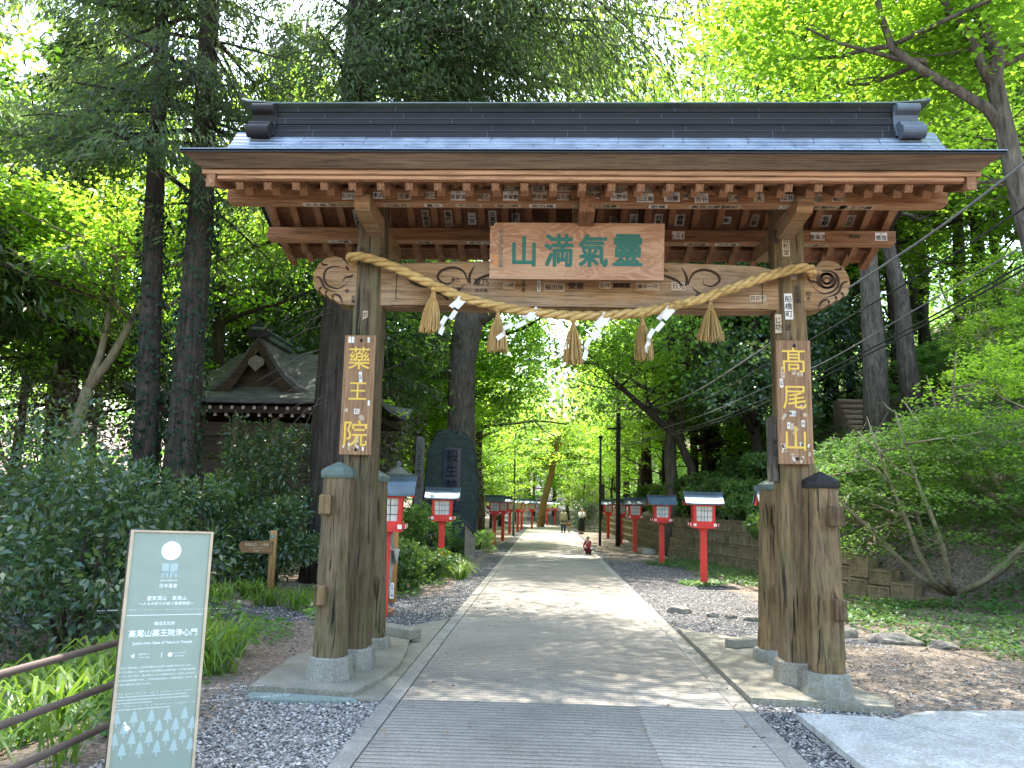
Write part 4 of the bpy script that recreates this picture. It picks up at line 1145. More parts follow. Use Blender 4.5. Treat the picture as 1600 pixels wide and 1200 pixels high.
# ------------------------------------------------------------------ red lanterns
def make_lantern(label):
    t = thing('path_lantern', label, 'lantern', group='red lanterns lining the path')
    m = MB()
    m.box((0, 0, 0.56), (0.135, 0.135, 1.16), 0, ch=0.006); m.box((0, 0, 1.125), (0.19, 0.19, 0.05), 0, ch=0.006)
    m.build('post', RED, t)
    m = MB()
    m.box((0, 0, 1.175), (0.46, 0.46, 0.05), 0, ch=0.004)
    for s in (-1, 1):
        m.box((0, s * .205, 1.225), (0.56, 0.055, 0.06), 0); m.box((s * .205, 0, 1.222), (0.055, 0.558, 0.055), 0)
    tr = m.build('tray', RED, t)
    m = MB()
    for s in (-1, 1):
        for q in (-1, 1):
            m.box((q * .283, s * .205, 1.225), (0.008, 0.058, 0.063), 0); m.box((s * .205, q * .283, 1.222), (0.058, 0.008, 0.058), 0)
    m.build('end_cap', WHITE, tr)
    m = MB()
    for s in (-1, 1):
        for q in (-1, 1):
            m.loft([[(s * .185 + a, q * .185 + b, 1.25) for a, b in ((-.026, -.026), (.026, -.026), (.026, .026), (-.026, .026))], [(s * .20 + a, q * .20 + b, 1.655) for a, b in ((-.026, -.026), (.026, -.026), (.026, .026), (-.026, .026))]])
    for s in (-1, 1):
        for z in (1.272, 1.63):
            m.box((0, s * (.187 if z < 1.4 else .2), z), (0.36, .04, .045), 0); m.box((s * (.187 if z < 1.4 else .2), 0, z), (.04, 0.36, .045), 0)
    m.build('frame', RED, t)
    m = MB()
    m.loft([[(-.165, -.165, 1.27), (.165, -.165, 1.27), (.165, .165, 1.27), (-.165, .165, 1.27)], [(-.18, -.18, 1.63), (.18, -.18, 1.63), (.18, .18, 1.63), (-.18, .18, 1.63)]])
    p = m.build('paper_panel', SHOJI, t)
    m = MB()
    for s in (-1, 1):
        for k in (-1, 0, 1):
            u = k * .062
            for ax in (0, 1):
                for (w, h, du, zz) in ((.008, .34, u, 1.45),):
                    d = (w, .008, h) if ax == 0 else (.008, w, h)
                    c = (du, s * .1765, zz) if ax == 0 else (s * .1765, du, zz)
                    if k == 0 or True: m.box(c, d, 0, rot=(-s * .04 * (ax == 0), s * .04 * (ax == 1), 0))
        for k in (0, 1):
            z = 1.385 + k * .125
            m.box((0, s * .178, z), (.34, .008, .008), 0); m.box((s * .178, 0, z), (.008, .34, .008), 0)
    m.build('lattice', LATTICE, p)
    # gabled metal roof, ridge along x, flaring eaves
    m = MB()
    pr = [(-.33, 1.665), (-.24, 1.715), (-.13, 1.785), (-.05, 1.85)]
    def ring(x, k): 
        up = [(x, y, z + k) for y, z in pr] + [(x, -y, z + k) for y, z in reversed(pr)]
        lo = [(x, -y, z + k - .03) for y, z in pr] + [(x, y, z + k - .03) for y, z in reversed(pr)]
        return up + lo
    m.loft([ring(-.395, .012), ring(-.27, 0), ring(.27, 0), ring(.395, .012)])
    rf = m.build('roof', ROOF_BLUE, t, fixn=True)
    m = MB(); m.loft([[(x, y, z) for y, z in ((-.055, 1.845), (.055, 1.845), (.075, 1.905 + d), (-.075, 1.905 + d))] for x, d in ((-.405, .012), (-.27, 0), (.27, 0), (.405, .012))])
    m.build('ridge', ROOF_BLUE, rf, fixn=True)
    m = MB()
    m.box((0, 0, 1.668), (0.56, .50, .03), 0)
    for s in (-1, 1):
        for q in (-1, 1):
            m.prism([(q * .02, 1.83), (q * .10, 1.77), (q * .22, 1.70), (q * .32, 1.655), (q * .32, 1.62), (q * .2, 1.66), (q * .08, 1.72), (q * .02, 1.75)], s * .345, s * .37, 'yz')
        m.box((0, s * .29, 1.655), (.67, .03, .04), 0)
    m.build('eave_board', RED, t, fixn=True)
    return t
lan0 = make_lantern('red lantern standing close behind the left gate posts')
lan0.location = (-2.49, 3.6, ground_z(-2.49, 3.6)); lan0.rotation_euler = (0, 0, 0.12)
spots = [(3.25, 4.6, 'red lantern nearly hidden by the right gate posts', -.1), (3.03, 9.65, 'nearest fully visible red lantern on the right side of the path', -.05), (2.95, 15.28, 'second fully visible red lantern on the right side of the path', 0), (2.87, 21.47, 'third red lantern on the right in front of the block wall', 0), (2.89, 27.19, 'fourth red lantern on the right, beside the dark utility pole', 0), (2.79, 33.0, 'farthest red lantern of the right row', 0),
         (-2.63, 10.72, 'red lantern standing among strap leaves in front of the slate monument', .06), (-2.3, 24.0, 'left red lantern just beyond the clipped shrub', .05), (-2.16, 27.5, 'second left red lantern beyond the clipped shrub', .0), (-2.26, 36.0, 'third left red lantern beyond the clipped shrub', .0), (-1.98, 40.3, 'fourth left red lantern beyond the clipped shrub', 0),
         (-1.25, 46.0, 'sixth left red lantern, in the sunlit bend of the path', 0), (-1.85, 43.5, 'fifth left red lantern, before the sunlit bend', 0), (-0.65, 52.5, 'far red lantern left of the orange trunk base', 0), (-0.25, 55.5, 'far red lantern right of the orange trunk base', 0), (0.4, 58.5, 'smallest and farthest red lantern at the end of the left row', 0)]
for x, y, lab, rz in spots:
    copy_tree(lan0, (x, y, ground_z(x, y)), rz, lab)

# ------------------------------------------------------------------ information board (front left)
t = thing('information_board', 'tall grey green information board on the left foreground with white text and tree pattern', 'sign', (-2.42, -3.02, -0.02), math.radians(33))
lean = Matrix.Rotation(math.radians(1.6), 4, 'Y') @ Matrix.Rotation(math.radians(-6.5), 4, 'X')
BOARD_G = flat_mat('sage_green_panel', (0.205, 0.25, 0.20), 0.35, 0.4, 0.05)
BOARD_E = flat_mat('tan_edge', (0.42, 0.33, 0.22), 0.6)
BOARD_S = flat_mat('dark_brown_side', (0.035, 0.025, 0.02), 0.6)
TREE_P = flat_mat('printed_tree', (0.30, 0.38, 0.355), 0.4, var=0.02)
BW, BH = 0.455, 1.405
m = MB(); m.box((0, 0.03, BH / 2), (BW, 0.075, BH), 0)
m.v = [tuple(lean @ Vector(v)) for v in m.v]; m.build('case', BOARD_S, t)
m = MB()
for s in (-1, 1): m.box((s * (BW / 2 - .008), -.012, BH / 2), (.016, .02, BH), 0)
m.box((0, -.012, BH - .006), (BW - .034, .02, .012), 0)
m.v = [tuple(lean @ Vector(v)) for v in m.v]; m.build('frame', BOARD_E, t)
m = MB(); m.box((0, -.0095, BH / 2 - .006), (BW - .033, .006, BH - .014), 0); m.v = [tuple(lean @ Vector(v)) for v in m.v]
panel = m.build('panel', BOARD_G, t)
m = MB()
def bt(txt, u, v, s, bold=0.0, gap=1.04, squash=1.0, align='c'):
    put_text(m, txt, lean @ frame_front(u, -.0137, v), s, 0, False, bold, gap, squash, align)
def bq(u, v, w, h, mi=0, rot=0.0):
    m.add([(-w / 2, -h / 2, 0), (w / 2, -h / 2, 0), (w / 2, h / 2, 0), (-w / 2, h / 2, 0)], [(0, 1, 2, 3)], mi, False, lean @ frame_front(u, -.0137, v, rot))
N = 36
m.add([(0.054 * math.cos(2 * math.pi * i / N), 0.054 * math.sin(2 * math.pi * i / N), 0) for i in range(N)], [tuple(range(N))], 0, False, lean @ frame_front(0, -.0137, BH - .115))
# emblem below the disc: two stepped uprights
for s in (-1, 1):
    bq(s * .0235, BH - .215, .04, .055, 1); bq(s * .0235 - .013, BH - .25, .012, .035, 1); bq(s * .0235 + .013, BH - .25, .012, .035, 1); bq(s * .0235, BH - .244, .006, .02, 1)
bt('JAPAN HERITAGE', 0, BH - .285, .012)
bt('日本遺産', 0, BH - .315, .024, .01)
bt('霊気満山 高尾山', 0, BH - .385, .026, .015)
bt('〜人々の祈りが紡ぐ桑都物語〜', 0, BH - .415, .0205, .01)
bt('REIKI MANZAN, MT. TAKAO  – The Story of Mulberry City Woven by People’s Prayers –', 0, BH - .448, .0085)
bq(0, BH - .478, .41, .003)
bt('構成文化財', 0, BH - .525, .022, .01)
bt('高尾山薬王院浄心門', 0, BH - .578, .042, .02, .98)
bt('Joshin-mon Gate of Yakuo-in Temple', 0, BH - .630, .021, .02)
bt('音声ガイド', -.09, BH - .690, .012); bt('Audio Guide', -.09, BH - .706, .011); bt('ホームページ', .095, BH - .690, .012); bt('Home Page', .095, BH - .706, .011)
bq(.0, BH - .698, .003, .03); bq(-.155, BH - .698, .009, .012); m.add([(-.008, 0, 0), (.008, -.014, 0), (.008, .014, 0)], [(0, 1, 2)], 0, False, lean @ frame_front(-.15, -.0137, BH - .698))
m.add([(.012 * math.cos(k), .012 * math.sin(k), 0) for k in np.arange(0, 6.28, .5)], [tuple(range(13))], 0, False, lean @ frame_front(.045, -.0137, BH - .698))
for k, s in enumerate(('門には「霊気満山」の文字が掲げられ山頂への結界が張られています。', '古くから霊山として崇められてきた高尾山は四季を通じて水行者の道が残っ', 'ているとされており、浄心門はここからが聖域であることを示しています。', '薬王院は仏教寺院ですが、この門は神仏混淆という両部の姿をしており、神', '仏習合の姿を今に伝えています。')):
    bt(s, -.215, BH - .760 - k * .022, .0122, 0, 1.0, 1.0, 'l')
for k, s in enumerate(('The gate holds up a symbolical word “Reiki Manzan” on its temple board.', 'Mt. Takao, which is said to be filled with Reiki, the spiritual power of life, has been', 'revered as a sacred mountain since ancient times and this Joshinmon gate symbolically', 'marks the entrance to its sacred precincts.', 'Mt. Takao-in is a Buddhist temple, this gate embraces Shinto’s torii-esque style and', 'retains the vestiges of the history of Shinto-Buddhism syncretism.')):
    bt(s, -.215, BH - .895 - k * .0165, .0112, .012, 1.04, .98, 'l')
def tree_shape(u, v, k, mi):
    s = [(0, .085), (.02, .05), (.014, .05), (.03, .018), (.022, .018), (.038, -.02), (.006, -.02), (.006, -.055), (-.006, -.055), (-.006, -.02), (-.038, -.02), (-.022, .018), (-.03, .018), (-.014, .05), (-.02, .05)]
    fr = lean @ frame_front(u, -.0137, v)
    m.add([(a * k, b * k, 0) for a, b in s], [(0, 1, 14), (14, 1, 2, 13), (13, 2, 3, 12), (12, 3, 4, 11), (11, 4, 5, 10), (9, 6, 7, 8)], mi, False, fr)
for row in range(4):
    for c in range(6):
        u = -.2 + c * .088 + (row % 2) * .044
        if abs(u) > .2: continue
        tree_shape(u, .37 - row * .055 - .0, .62, 1)
s = [(-.02, .025), (-.008, .03), (.0, .012), (.012, .004), (.022, -.008), (.014, -.012), (.01, -.022), (.002, -.016), (-.012, -.016), (-.006, -.004), (-.016, .002), (-.004, .008)]
m.add([(a * 1.0, b * 1.0, 0) for a, b in s], [tuple(range(len(s)))], 0, False, lean @ frame_front(-.145, -.0145, .335))
m.build('printing', [flat_mat('white_print', (0.74, 0.74, 0.73), 0.5, var=.02), TREE_P], panel)

# ------------------------------------------------------------------ wooden guide post
t = thing('guide_post', 'tan wooden guide post with a brown arm pointing left by the undergrowth', 'signpost', (-4.41, 4.62, -0.02))
TAN = wood_mat('tan_post', (0.30, 0.17, 0.065), (0.46, 0.28, 0.12), 'z', bump=.2)
ARM = wood_mat('brown_arm', (0.15, 0.075, 0.03), (0.25, 0.14, 0.06), 'x', bump=.2)
m = MB(); m.lathe([(0.055, 0), (0.055, 1.06), (0.05, 1.085), (0.0, 1.085)], 14); m.build('post', TAN, t)
m = MB(); m.prism([(-.50, .86), (-.46, .915), (.02, .94), (.02, .745), (-.46, .755)], -.085, -.055, 'xz'); arm = m.build('arm', ARM, t)
m = MB(); put_text(m, '高尾山口・2号路', frame_front(-.22, -.0865, .875), .045, 0, False, .005, squash=.95); put_text(m, 'Mt. Takao Trail No. 2', frame_front(-.22, -.0865, .825), .024, 0); put_text(m, '2.1km', frame_front(-.22, -.0865, .785), .035, 0)
m.build('lettering', flat_mat('cream_print', (0.62, 0.5, 0.34)), arm)
m = MB(); m.box((0, -.056, 1.0), (.075, .006, .035), 0); put_text(m, '八王子', frame_front(0, -.0605, 1.0), .02, 1); m.build('number_plate', [flat_mat('plate_green', (.10, .16, .13)), WHITE], t)

# ------------------------------------------------------------------ map board with orange posts, mostly behind the left posts
t = thing('map_board', 'map board on orange brown posts half hidden behind the left gate posts', 'sign', (-2.65, 5.15, -0.04))
OR = flat_mat('orange_brown_post', (0.40, 0.20, 0.065), .5)
for x in (0, -.98):
    m = MB(); m.lathe([(0.06, 0), (0.06, 1.75), (0.05, 1.78), (0, 1.78)], 14, 0, Matrix.Translation((x, 0, 0))); m.build('post', OR, t)
m = MB(); m.box((-.49, -.02, .42), (.9, .06, .07), 0); m.box((-.49, -.02, 1.66), (.9, .06, .07), 0); m.build('rail', OR, t)
m = MB(); m.box((-.49, -.03, 1.03), (.86, .03, 1.12), 0); pn = m.build('panel', flat_mat('map_white', (0.60, 0.66, 0.66), .4), t)
m = MB(); m.box((-.49, -.0465, 1.15), (.72, .002, .8), 0); m.box((-.3, -.0485, .62), (.3, .002, .14), 1); m.box((-.12, -.0485, 1.2), (.06, .002, .5), 2)
m.build('map_print', [flat_mat('map_green', (.36, .52, .44)), flat_mat('map_grey', (.35, .37, .4)), WHITE], pn)
m = MB(); put_text(m, '自然公園', Matrix.Translation((0.0, -.0612, .21)) @ Matrix.Rotation(math.pi / 2, 4, 'X'), .045, 0, True, .01); m.box((0, -.058, .21), (.06, .004, .24), 1); m.build('name_strip', [DARK_INK, WHITE], t)

# ------------------------------------------------------------------ stone monument, pillar and explanation stand
t = thing('stone_monument', 'large dark green slate monument with black inscription panel behind the left lantern', 'monument', (-3.1, 17.0, -0.08))
out = [(-.70, -.1), (-.86, .8), (-.92, 1.9), (-.88, 3.0), (-.66, 3.62), (-.5, 3.80), (-.1, 3.78), (.28, 3.72), (.56, 3.42), (.68, 2.9), (.78, 2.0), (.74, 1.2), (.6, .4), (.5, -.1)]
m = MB(); bm = bmesh.new()
f = bm.faces.new([bm.verts.new((x, -.22, z)) for x, z in out]); rr = bmesh.ops.extrude_face_region(bm, geom=[f])
for e in rr['geom']:
    if isinstance(e, bmesh.types.BMVert): e.co.y = .22; e.co.x *= .9
bmesh.ops.bevel(bm, geom=bm.edges[:], offset=.05, segments=2, affect='EDGES')
bmesh.ops.triangulate(bm, faces=[q for q in bm.faces if len(q.verts) > 4]); bmesh.ops.subdivide_edges(bm, edges=bm.edges[:], cuts=2, use_grid_fill=False)
r = random.Random(2)
for v in bm.verts:
    if abs(v.co.x) > .33 or not 1.3 < v.co.z < 3.25: v.co += Vector((r.uniform(-1, 1), r.uniform(-1, 1), r.uniform(-1, 1))) * .018
bmesh.ops.recalc_face_normals(bm, faces=bm.faces[:]); bm.verts.index_update()
m.add([q.co.copy() for q in bm.verts], [[q.index for q in g.verts] for g in bm.faces]); bm.free()
slabo = m.build('slab', MONU, t)
m = MB(); m.box((-.07, -.238, 2.27), (.56, .05, 1.9), 0, ch=.01); ip = m.build('inscription_panel', BLACKSTONE, t)
m = MB(); put_text(m, '殺生禁断', frame_front(-.07, -.2655, 2.30), .40, 0, True, .01, gap=1.12); m.build('lettering', flat_mat('cut_letter', (.004, .004, .005), .9), ip)
m = MB(); m.prism([(-1.0, -.5), (.9, -.5), (1.0, .5), (-1.1, .5)], -.1, .16, 'xy', 0, .92); m.build('plinth', ROCK, t)
t = thing('stone_pillar', 'slim grey stone pillar with carved characters left of the slate monument', 'pillar', (-4.05, 16.0, -0.07))
m = MB(); m.loft([[(a * k, b * k, z) for a, b in octagon(.13, .11, .03)] for k, z in ((1.05, 0), (1, 1.2), (.98, 3.3), (.85, 3.42), (.5, 3.49))]); m.build('shaft', stone_mat('grey_pillar', (.14, .13, .115), 40), t)
m = MB(); put_text(m, '八王子市史跡', frame_front(0, -.1125, 2.55), .17, 0, True, .015, gap=1.25); m.build('lettering', DARK_INK, t)
t = thing('reading_stand', 'low concrete stand with a sloping dark reading plate by the left path edge', 'sign stand', (-2.36, 14.6, -0.06), .15)
m = MB(); m.prism([(-.02, 0), (.26, 0), (.26, .62), (.22, .70), (-.02, .98)], -.16, .16, 'xz', 0); 
m.v = [(a - .12, b, c) for a, b, c in m.v]; m.build('pillar', stone_mat('beige_stone', (.27, .23, .17), 40), t)
m = MB(); m.box((0.02, 0, .90), (.62, .52, .035), 0, rot=(0, math.radians(42), 0), ch=.008); m.build('plate', BLACKSTONE, t)

# ------------------------------------------------------------------ person behind the left posts: skin-modifier figures
def skin_body(name, joints, edges, mat, parent, sub=2):
    me = bpy.data.meshes.new(name)
    me.from_pydata([j[0] for j in joints], [], edges)
    o = bpy.data.objects.new(name, me); COL.objects.link(o)
    o.modifiers.new('skin', 'SKIN'); 
    sv = me.skin_vertices[0].data
    for i, j in enumerate(joints):
        rr = j[1] if isinstance(j[1], tuple) else (j[1], j[1])
        sv[i].radius = rr
        sv[i].use_root = (i == 0)
    sb = o.modifiers.new('sub', 'SUBSURF'); sb.levels = sub; sb.render_levels = sub
    bpy.context.view_layer.update()
    dg = bpy.context.evaluated_depsgraph_get()
    nm = bpy.data.meshes.new_from_object(o.evaluated_get(dg)); nm.name = name
    bpy.data.objects.remove(o); bpy.data.meshes.remove(me)
    nm.materials.clear(); nm.materials.append(mat)
    nm.polygons.foreach_set('use_smooth', [True] * len(nm.polygons))
    return link(name, nm, parent)
SKIN = flat_mat('skin', (0.42, 0.25, 0.18), .5, var=.04)
HAIR = flat_mat('black_hair', (0.012, 0.010, 0.009), .5)
def person(label, loc, rz, H, cols, pose, hat=None, bag=None, long_coat=False, skirt=False):
    """pose: dict of joint offsets (in units of height) for elbows, hands, knees, feet"""
    t = thing('person', label, 'person', loc, rz)
    k = H
    hipz, knz, anz = .52, .285, .045
    J = []; E = []
    def add(p, r, par=None):
        J.append(((p[0] * k, p[1] * k, p[2] * k), (r[0] * k, r[1] * k) if isinstance(r, tuple) else r * k))
        if par is not None: E.append((par, len(J) - 1))
        return len(J) - 1
    dz = pose.get('dz', 0.0)
    hip = add((0, 0, hipz + dz), (.085, .062))
    wa = add((0, pose.get('bend', 0) * .4, .62 + dz), (.075, .055), hip)
    ch = add((0, pose.get('bend', 0) * .8, .75 + dz), (.092, .065), wa)
    nk = add((0, pose.get('bend', 0), .835 + dz), (.036, .036), ch)
    hd0 = add((0, pose.get('bend', 0) - .008, .875 + dz), (.045, .05), nk)
    hd = add((0, pose.get('bend', 0) - .012, .925 + dz), (.054, .062), hd0)
    tp = add((0, pose.get('bend', 0) - .002, .972 + dz), (.036, .042), hd)
    nose = add((0, pose.get('bend', 0) - .078, .912 + dz), (.008, .01), hd)
    arms = {}
    for s, sd in ((-1, 'l'), (1, 'r')):
        sh = add((s * .105, pose.get('bend', 0) * .85, .800 + dz), (.036, .036), ch)
        el = add(pose.get('el' + sd, (s * .135, .01, .635 + dz)), .025, sh)
        ha_p = pose.get('ha' + sd, (s * .14, -.03, .50 + dz))
        wr = add(ha_p, .017, el)
        d = (Vector(ha_p) - Vector(pose.get('el' + sd, (s * .135, .01, .635 + dz)))).normalized()
        pm = add(tuple(Vector(ha_p) + d * .035), (.020, .012), wr)
        for q in range(4):
            a = add(tuple(Vector(ha_p) + d * .065 + Vector((0, (q - 1.5) * .0115, 0))), .0055, pm)
            add(tuple(Vector(ha_p) + d * (.092 - .006 * abs(q - 1.3)) + Vector((-s * .012, (q - 1.5) * .0118, 0))), .0045, a)
        a = add(tuple(Vector(ha_p) + d * .03 + Vector((0, -.024, 0))), .006, pm); add(tuple(Vector(ha_p) + d * .055 + Vector((-s * .01, -.03, 0))), .005, a)
        lg = add((s * .05, 0, hipz - .04 + dz), (.06, .06), hip)
        kn = add(pose.get('kn' + sd, (s * .055, -.01, knz)), .037, lg)
        an = add(pose.get('an' + sd, (s * .055, .015, anz)), .025, kn)
        ap = pose.get('an' + sd, (s * .055, .015, anz))
        add((ap[0], ap[1] - .075, .02), (.022, .016), an)
    body = skin_body('body', J, E, SKIN, t)
    # clothes as slightly larger skins of their own
    def clothes(name, idx, extra, mat):
        mp = {}; jj = []; ee = []
        for i in idx:
            mp[i] = len(jj); p, r = J[i]; r = r if isinstance(r, tuple) else (r, r)
            jj.append((p, (r[0] * extra + .008 * k, r[1] * extra + .008 * k)))
        for a, b in E:
            if a in mp and b in mp: ee.append((mp[a], mp[b]))
        return skin_body(name, jj, ee, mat, t)
    per = 15
    L0 = 8; 
    blk = (len(J) - 8) // 2
    def ids(s): b = 8 + s * blk; return dict(sh=b, el=b + 1, wr=b + 2, lg=b + blk - 4, kn=b + blk - 3, an=b + blk - 2, ft=b + blk - 1)
    A, B = ids(0), ids(1)
    clothes('jacket', [0, 1, 2, A['sh'], A['el'], A['wr'], B['sh'], B['el'], B['wr']], 1.12, cols[0])
    if skirt:
        m = MB(); m.lathe([(.10 * k, (.62 + dz) * k), (.12 * k, (.5 + dz) * k), (.15 * k, .12 * k), (.145 * k, .12 * k)], 16); m.build('skirt', cols[1], t)
    else:
        clothes('trousers', [0, A['lg'], A['kn'], A['an'], B['lg'], B['kn'], B['an']], 1.1, cols[1])
    m = MB()
    if long_coat:
        m.lathe([(.10 * k, .66 * k), (.115 * k, .5 * k), (.13 * k, .36 * k), (.125 * k, .36 * k)], 16, 0, Matrix.Scale(.75, 4, (0, 1, 0))); m.build('coat_skirt', cols[0], t)
    for q in (A, B):
        p = Vector(J[q['an']][0]); mm = MB()
        mm.loft([[(p.x + a * .05 * k * w, p.y + y * k, max(0.0, z * k)) for a, z in ((-.62, 0), (.62, 0), (.66, .018), (.45, h), (-.45, h), (-.66, .018))] for y, w, h in ((.045, .7, .05), (.02, .85, .062), (-.03, .9, .052), (-.075, .95, .032), (-.105, .6, .02))])
        mm.build('shoe', cols[2], t)
    by = pose.get('bend', 0)
    hm = MB()
    hc = Vector((0, by * k + .004 * k, (.942 + dz) * k))
    hm.lathe([(0.0, .056 * k), (.03 * k, .05 * k), (.052 * k, .025 * k), (.058 * k, -.005 * k), (.05 * k, -.05 * k), (.02 * k, -.055 * k)], 14, 0, Matrix.Translation(hc + Vector((0, .012 * k, 0))) @ Matrix.Scale(1.12, 4, (0, 1, 0)))
    hm.build('hair', HAIR if hat is None else hat, t)
    fm = MB()
    for s in (-1, 1):
        fm.lathe([(0, -.004 * k), (.006 * k, 0), (0, .004 * k)], 8, 0, Matrix.Translation((s * .021 * k, (by - .067) * k, (.932 + dz) * k)) @ Matrix.Rotation(math.pi / 2, 4, 'X'))
    fm.box((0, (by - .066) * k, (.888 + dz) * k), (.026 * k, .006 * k, .006 * k), 1)
    fm.build('face', [HAIR, flat_mat('lips', (.3, .1, .09))], t)
    if bag:
        bm_ = MB(); bm_.box((0, (by + .095) * k, (.70 + dz) * k), (.17 * k, .08 * k, .22 * k), 0, ch=.02 * k); bm_.build('backpack', bag, t)
    return t
khaki = flat_mat('khaki_cloth', (0.36, 0.31, 0.22)); navy = flat_mat('navy_cloth', (0.02, 0.024, 0.04)); shoe_b = flat_mat('black_shoe', (.012, .012, .012)); white_c = flat_mat('white_cloth', (.62, .62, .64)); black_c = flat_mat('black_cloth', (.012, .012, .014)); red_c = flat_mat('red_cloth', (.35, .04, .035)); tan_shoe = flat_mat('tan_shoe', (.26, .13, .06)); denim = flat_mat('pale_jeans', (.28, .26, .25)); wine = flat_mat('wine_cloth', (.16, .02, .025)); grey_hat = flat_mat('grey_hat', (.2, .2, .18))
person('person standing behind the left gate posts, only jeans and a tan shoe showing', (-2.56, 3.98, ground_z(-2.56, 3.98)), math.radians(88), 1.68, (grey_hat, denim, tan_shoe), {})
person('person in a long beige coat and hat walking away on the path', (0.69, 39.1, ground_z(.69, 39.1)), math.pi - .1, 1.42, (khaki, navy, shoe_b), {'anl': (-.05, -.05, .045), 'anr': (.05, .07, .06), 'knr': (.055, -.02, .29)}, hat=grey_hat, bag=khaki, long_coat=True)
person('person in a white top and long black skirt holding up a phone', (1.7, 38.7, ground_z(1.7, 38.7)), .5, 1.45, (white_c, black_c, shoe_b), {'ell': (-.13, -.05, .68), 'hal': (-.06, -.16, .82), 'elr': (.13, -.05, .68), 'har': (.06, -.16, .82)}, skirt=True)
person('small child in a red jacket and pale cap crouching at the right path edge', (1.12, 19.2, ground_z(1.12, 19.2)), -.7, .92, (red_c, wine, shoe_b), {'dz': -.36, 'bend': -.05, 'knl': (-.08, -.16, .23), 'knr': (.08, -.16, .23), 'anl': (-.07, .0, .045), 'anr': (.07, .0, .045), 'ell': (-.14, -.1, .30), 'hal': (-.08, -.19, .24), 'elr': (.14, -.1, .30), 'har': (.08, -.19, .24)}, hat=khaki)
person('toddler in brown standing beside the person in the beige coat', (1.02, 39.3, ground_z(1.02, 39.3)), 2.6, .72, (tan_shoe, khaki, shoe_b), {})

# ------------------------------------------------------------------ railing at the left edge
t = thing('pipe_railing', 'brown metal pipe railing with three rails behind the information board', 'railing', (-2.9, -3.2, 0))
RAIL = flat_mat('brown_pipe', (0.085, 0.062, 0.052), .45, .4)
for z in (.70, .455, .22):
    m = MB(); m.tube([(0.02, y, z - .03 * (y + 0.0)) for y in (-3.4, -2.0, -.6, .2, 1.0)], .021, 12); m.build('rail', RAIL, t)
for y in (-1.6, 0.95):
    m = MB(); m.tube([(0.02, y, -.25), (0.02, y, .74 - .03 * y)], .026, 12); m.build('post', RAIL, t)

# ------------------------------------------------------------------ poles and cables
POLE = flat_mat('dark_pole', (.03, .028, .026), .6)
t = thing('utility_pole', 'tall dark utility pole with insulators beside the right lantern row', 'pole', (2.58, 25.0, -.12))
m = MB(); m.tube([(0, 0, 0), (0, 0, 4), (0, 0, 7.6)], [.10, .09, .08], 12); m.build('shaft', POLE, t)
m = MB(); m.box((-.2, 0, 5.65), (1.2, .08, .08), 0); m.box((-.1, 0, 4.7), (.7, .08, .08), 0); m.build('cross_arm', POLE, t)
for x, z in ((-.7, 5.75), (-.2, 5.75), (.3, 5.75), (-.4, 4.8), (.2, 4.8)):
    m = MB(); m.lathe([(.02, 0), (.045, .02), (.03, .05), (.045, .07), (.02, .10), (0, .10)], 10, 0, Matrix.Translation((x, 0, z - .05))); m.build('insulator', WHITE, t)
t = thing('lamp_post', 'thin green lamp post with a small lamp head over the left lantern row', 'lamp post', (-1.95, 33.6, -.16))
m = MB(); m.tube([(0, 0, 0), (0, 0, 5.2)], [.06, .045], 10); m.tube([(0, 0, 4.55), (.5, 0, 4.85), (.95, 0, 4.9)], .03, 8); m.build('pole', COPPER_GR, t)
m = MB(); m.box((1.05, 0, 4.88), (.45, .16, .09), 0, ch=.03); m.build('lamp_head', WHITE, t)
t = thing('slim_pole', 'slim dark pole standing between the path and the utility pole', 'pole', (1.88, 25.2, -.12))
m = MB(); m.tube([(0, 0, 0), (0, 0, 4.3)], [.055, .045], 10); m.build('shaft', POLE, t)
m = MB(); m.lathe([(.06, 0), (.09, .05), (.09, .12), (0, .16)], 10, 0, Matrix.Translation((0, 0, 4.28))); m.build('cap', POLE, t)
CABLE = flat_mat('grey_cable', (.15, .145, .14), .6); CABLE_B = flat_mat('black_cable', (.02, .02, .02), .6)
for i, (lab, pts, r, mat) in enumerate((('thick pale cable, topmost of the cables crossing on the right', [(1660, 203), (1600, 255), (1440, 375), (1250, 500), (1180, 553), (1060, 625), (966, 652)], .017, CABLE),
                                       ('dark cable second from the top of the cables on the right', [(1660, 290), (1600, 325), (1440, 428), (1265, 532), (1200, 568), (1080, 632), (966, 660)], .012, CABLE_B),
                                       ('thin cable third from the top of the cables on the right', [(1660, 350), (1600, 384), (1440, 478), (1290, 565), (1200, 604), (1080, 655), (966, 690)], .009, CABLE),
                                       ('black cable fourth from the top of the cables on the right', [(1660, 380), (1600, 413), (1440, 503), (1300, 575), (1200, 622), (1080, 668), (966, 695)], .012, CABLE_B),
                                       ('black cable lowest of the cables crossing on the right', [(1660, 388), (1600, 421), (1440, 510), (1300, 582), (1200, 628), (1080, 672), (966, 698)], .012, CABLE_B))):
    Ys = np.interp([p[0] for p in pts], [966, 1060, 1180, 1250, 1440, 1600, 1660], [24.9, 14.5, 7.8, 5.6, 2.6, 1.2, .8])
    P = [at_y(px, py, Y) for (px, py), Y in zip(pts, Ys)]
    P = [P[-1] + (P[-1] - P[-2]) * 0.0] and P
    e = (P[0] - P[1]).normalized()
    P = [P[0] + e * 5] + P
    m = MB(); m.tube(cr3(P, 6), r, 7)
    tag(m.build('overhead_cable', mat), lab, 'cable', 'overhead cables on the right')

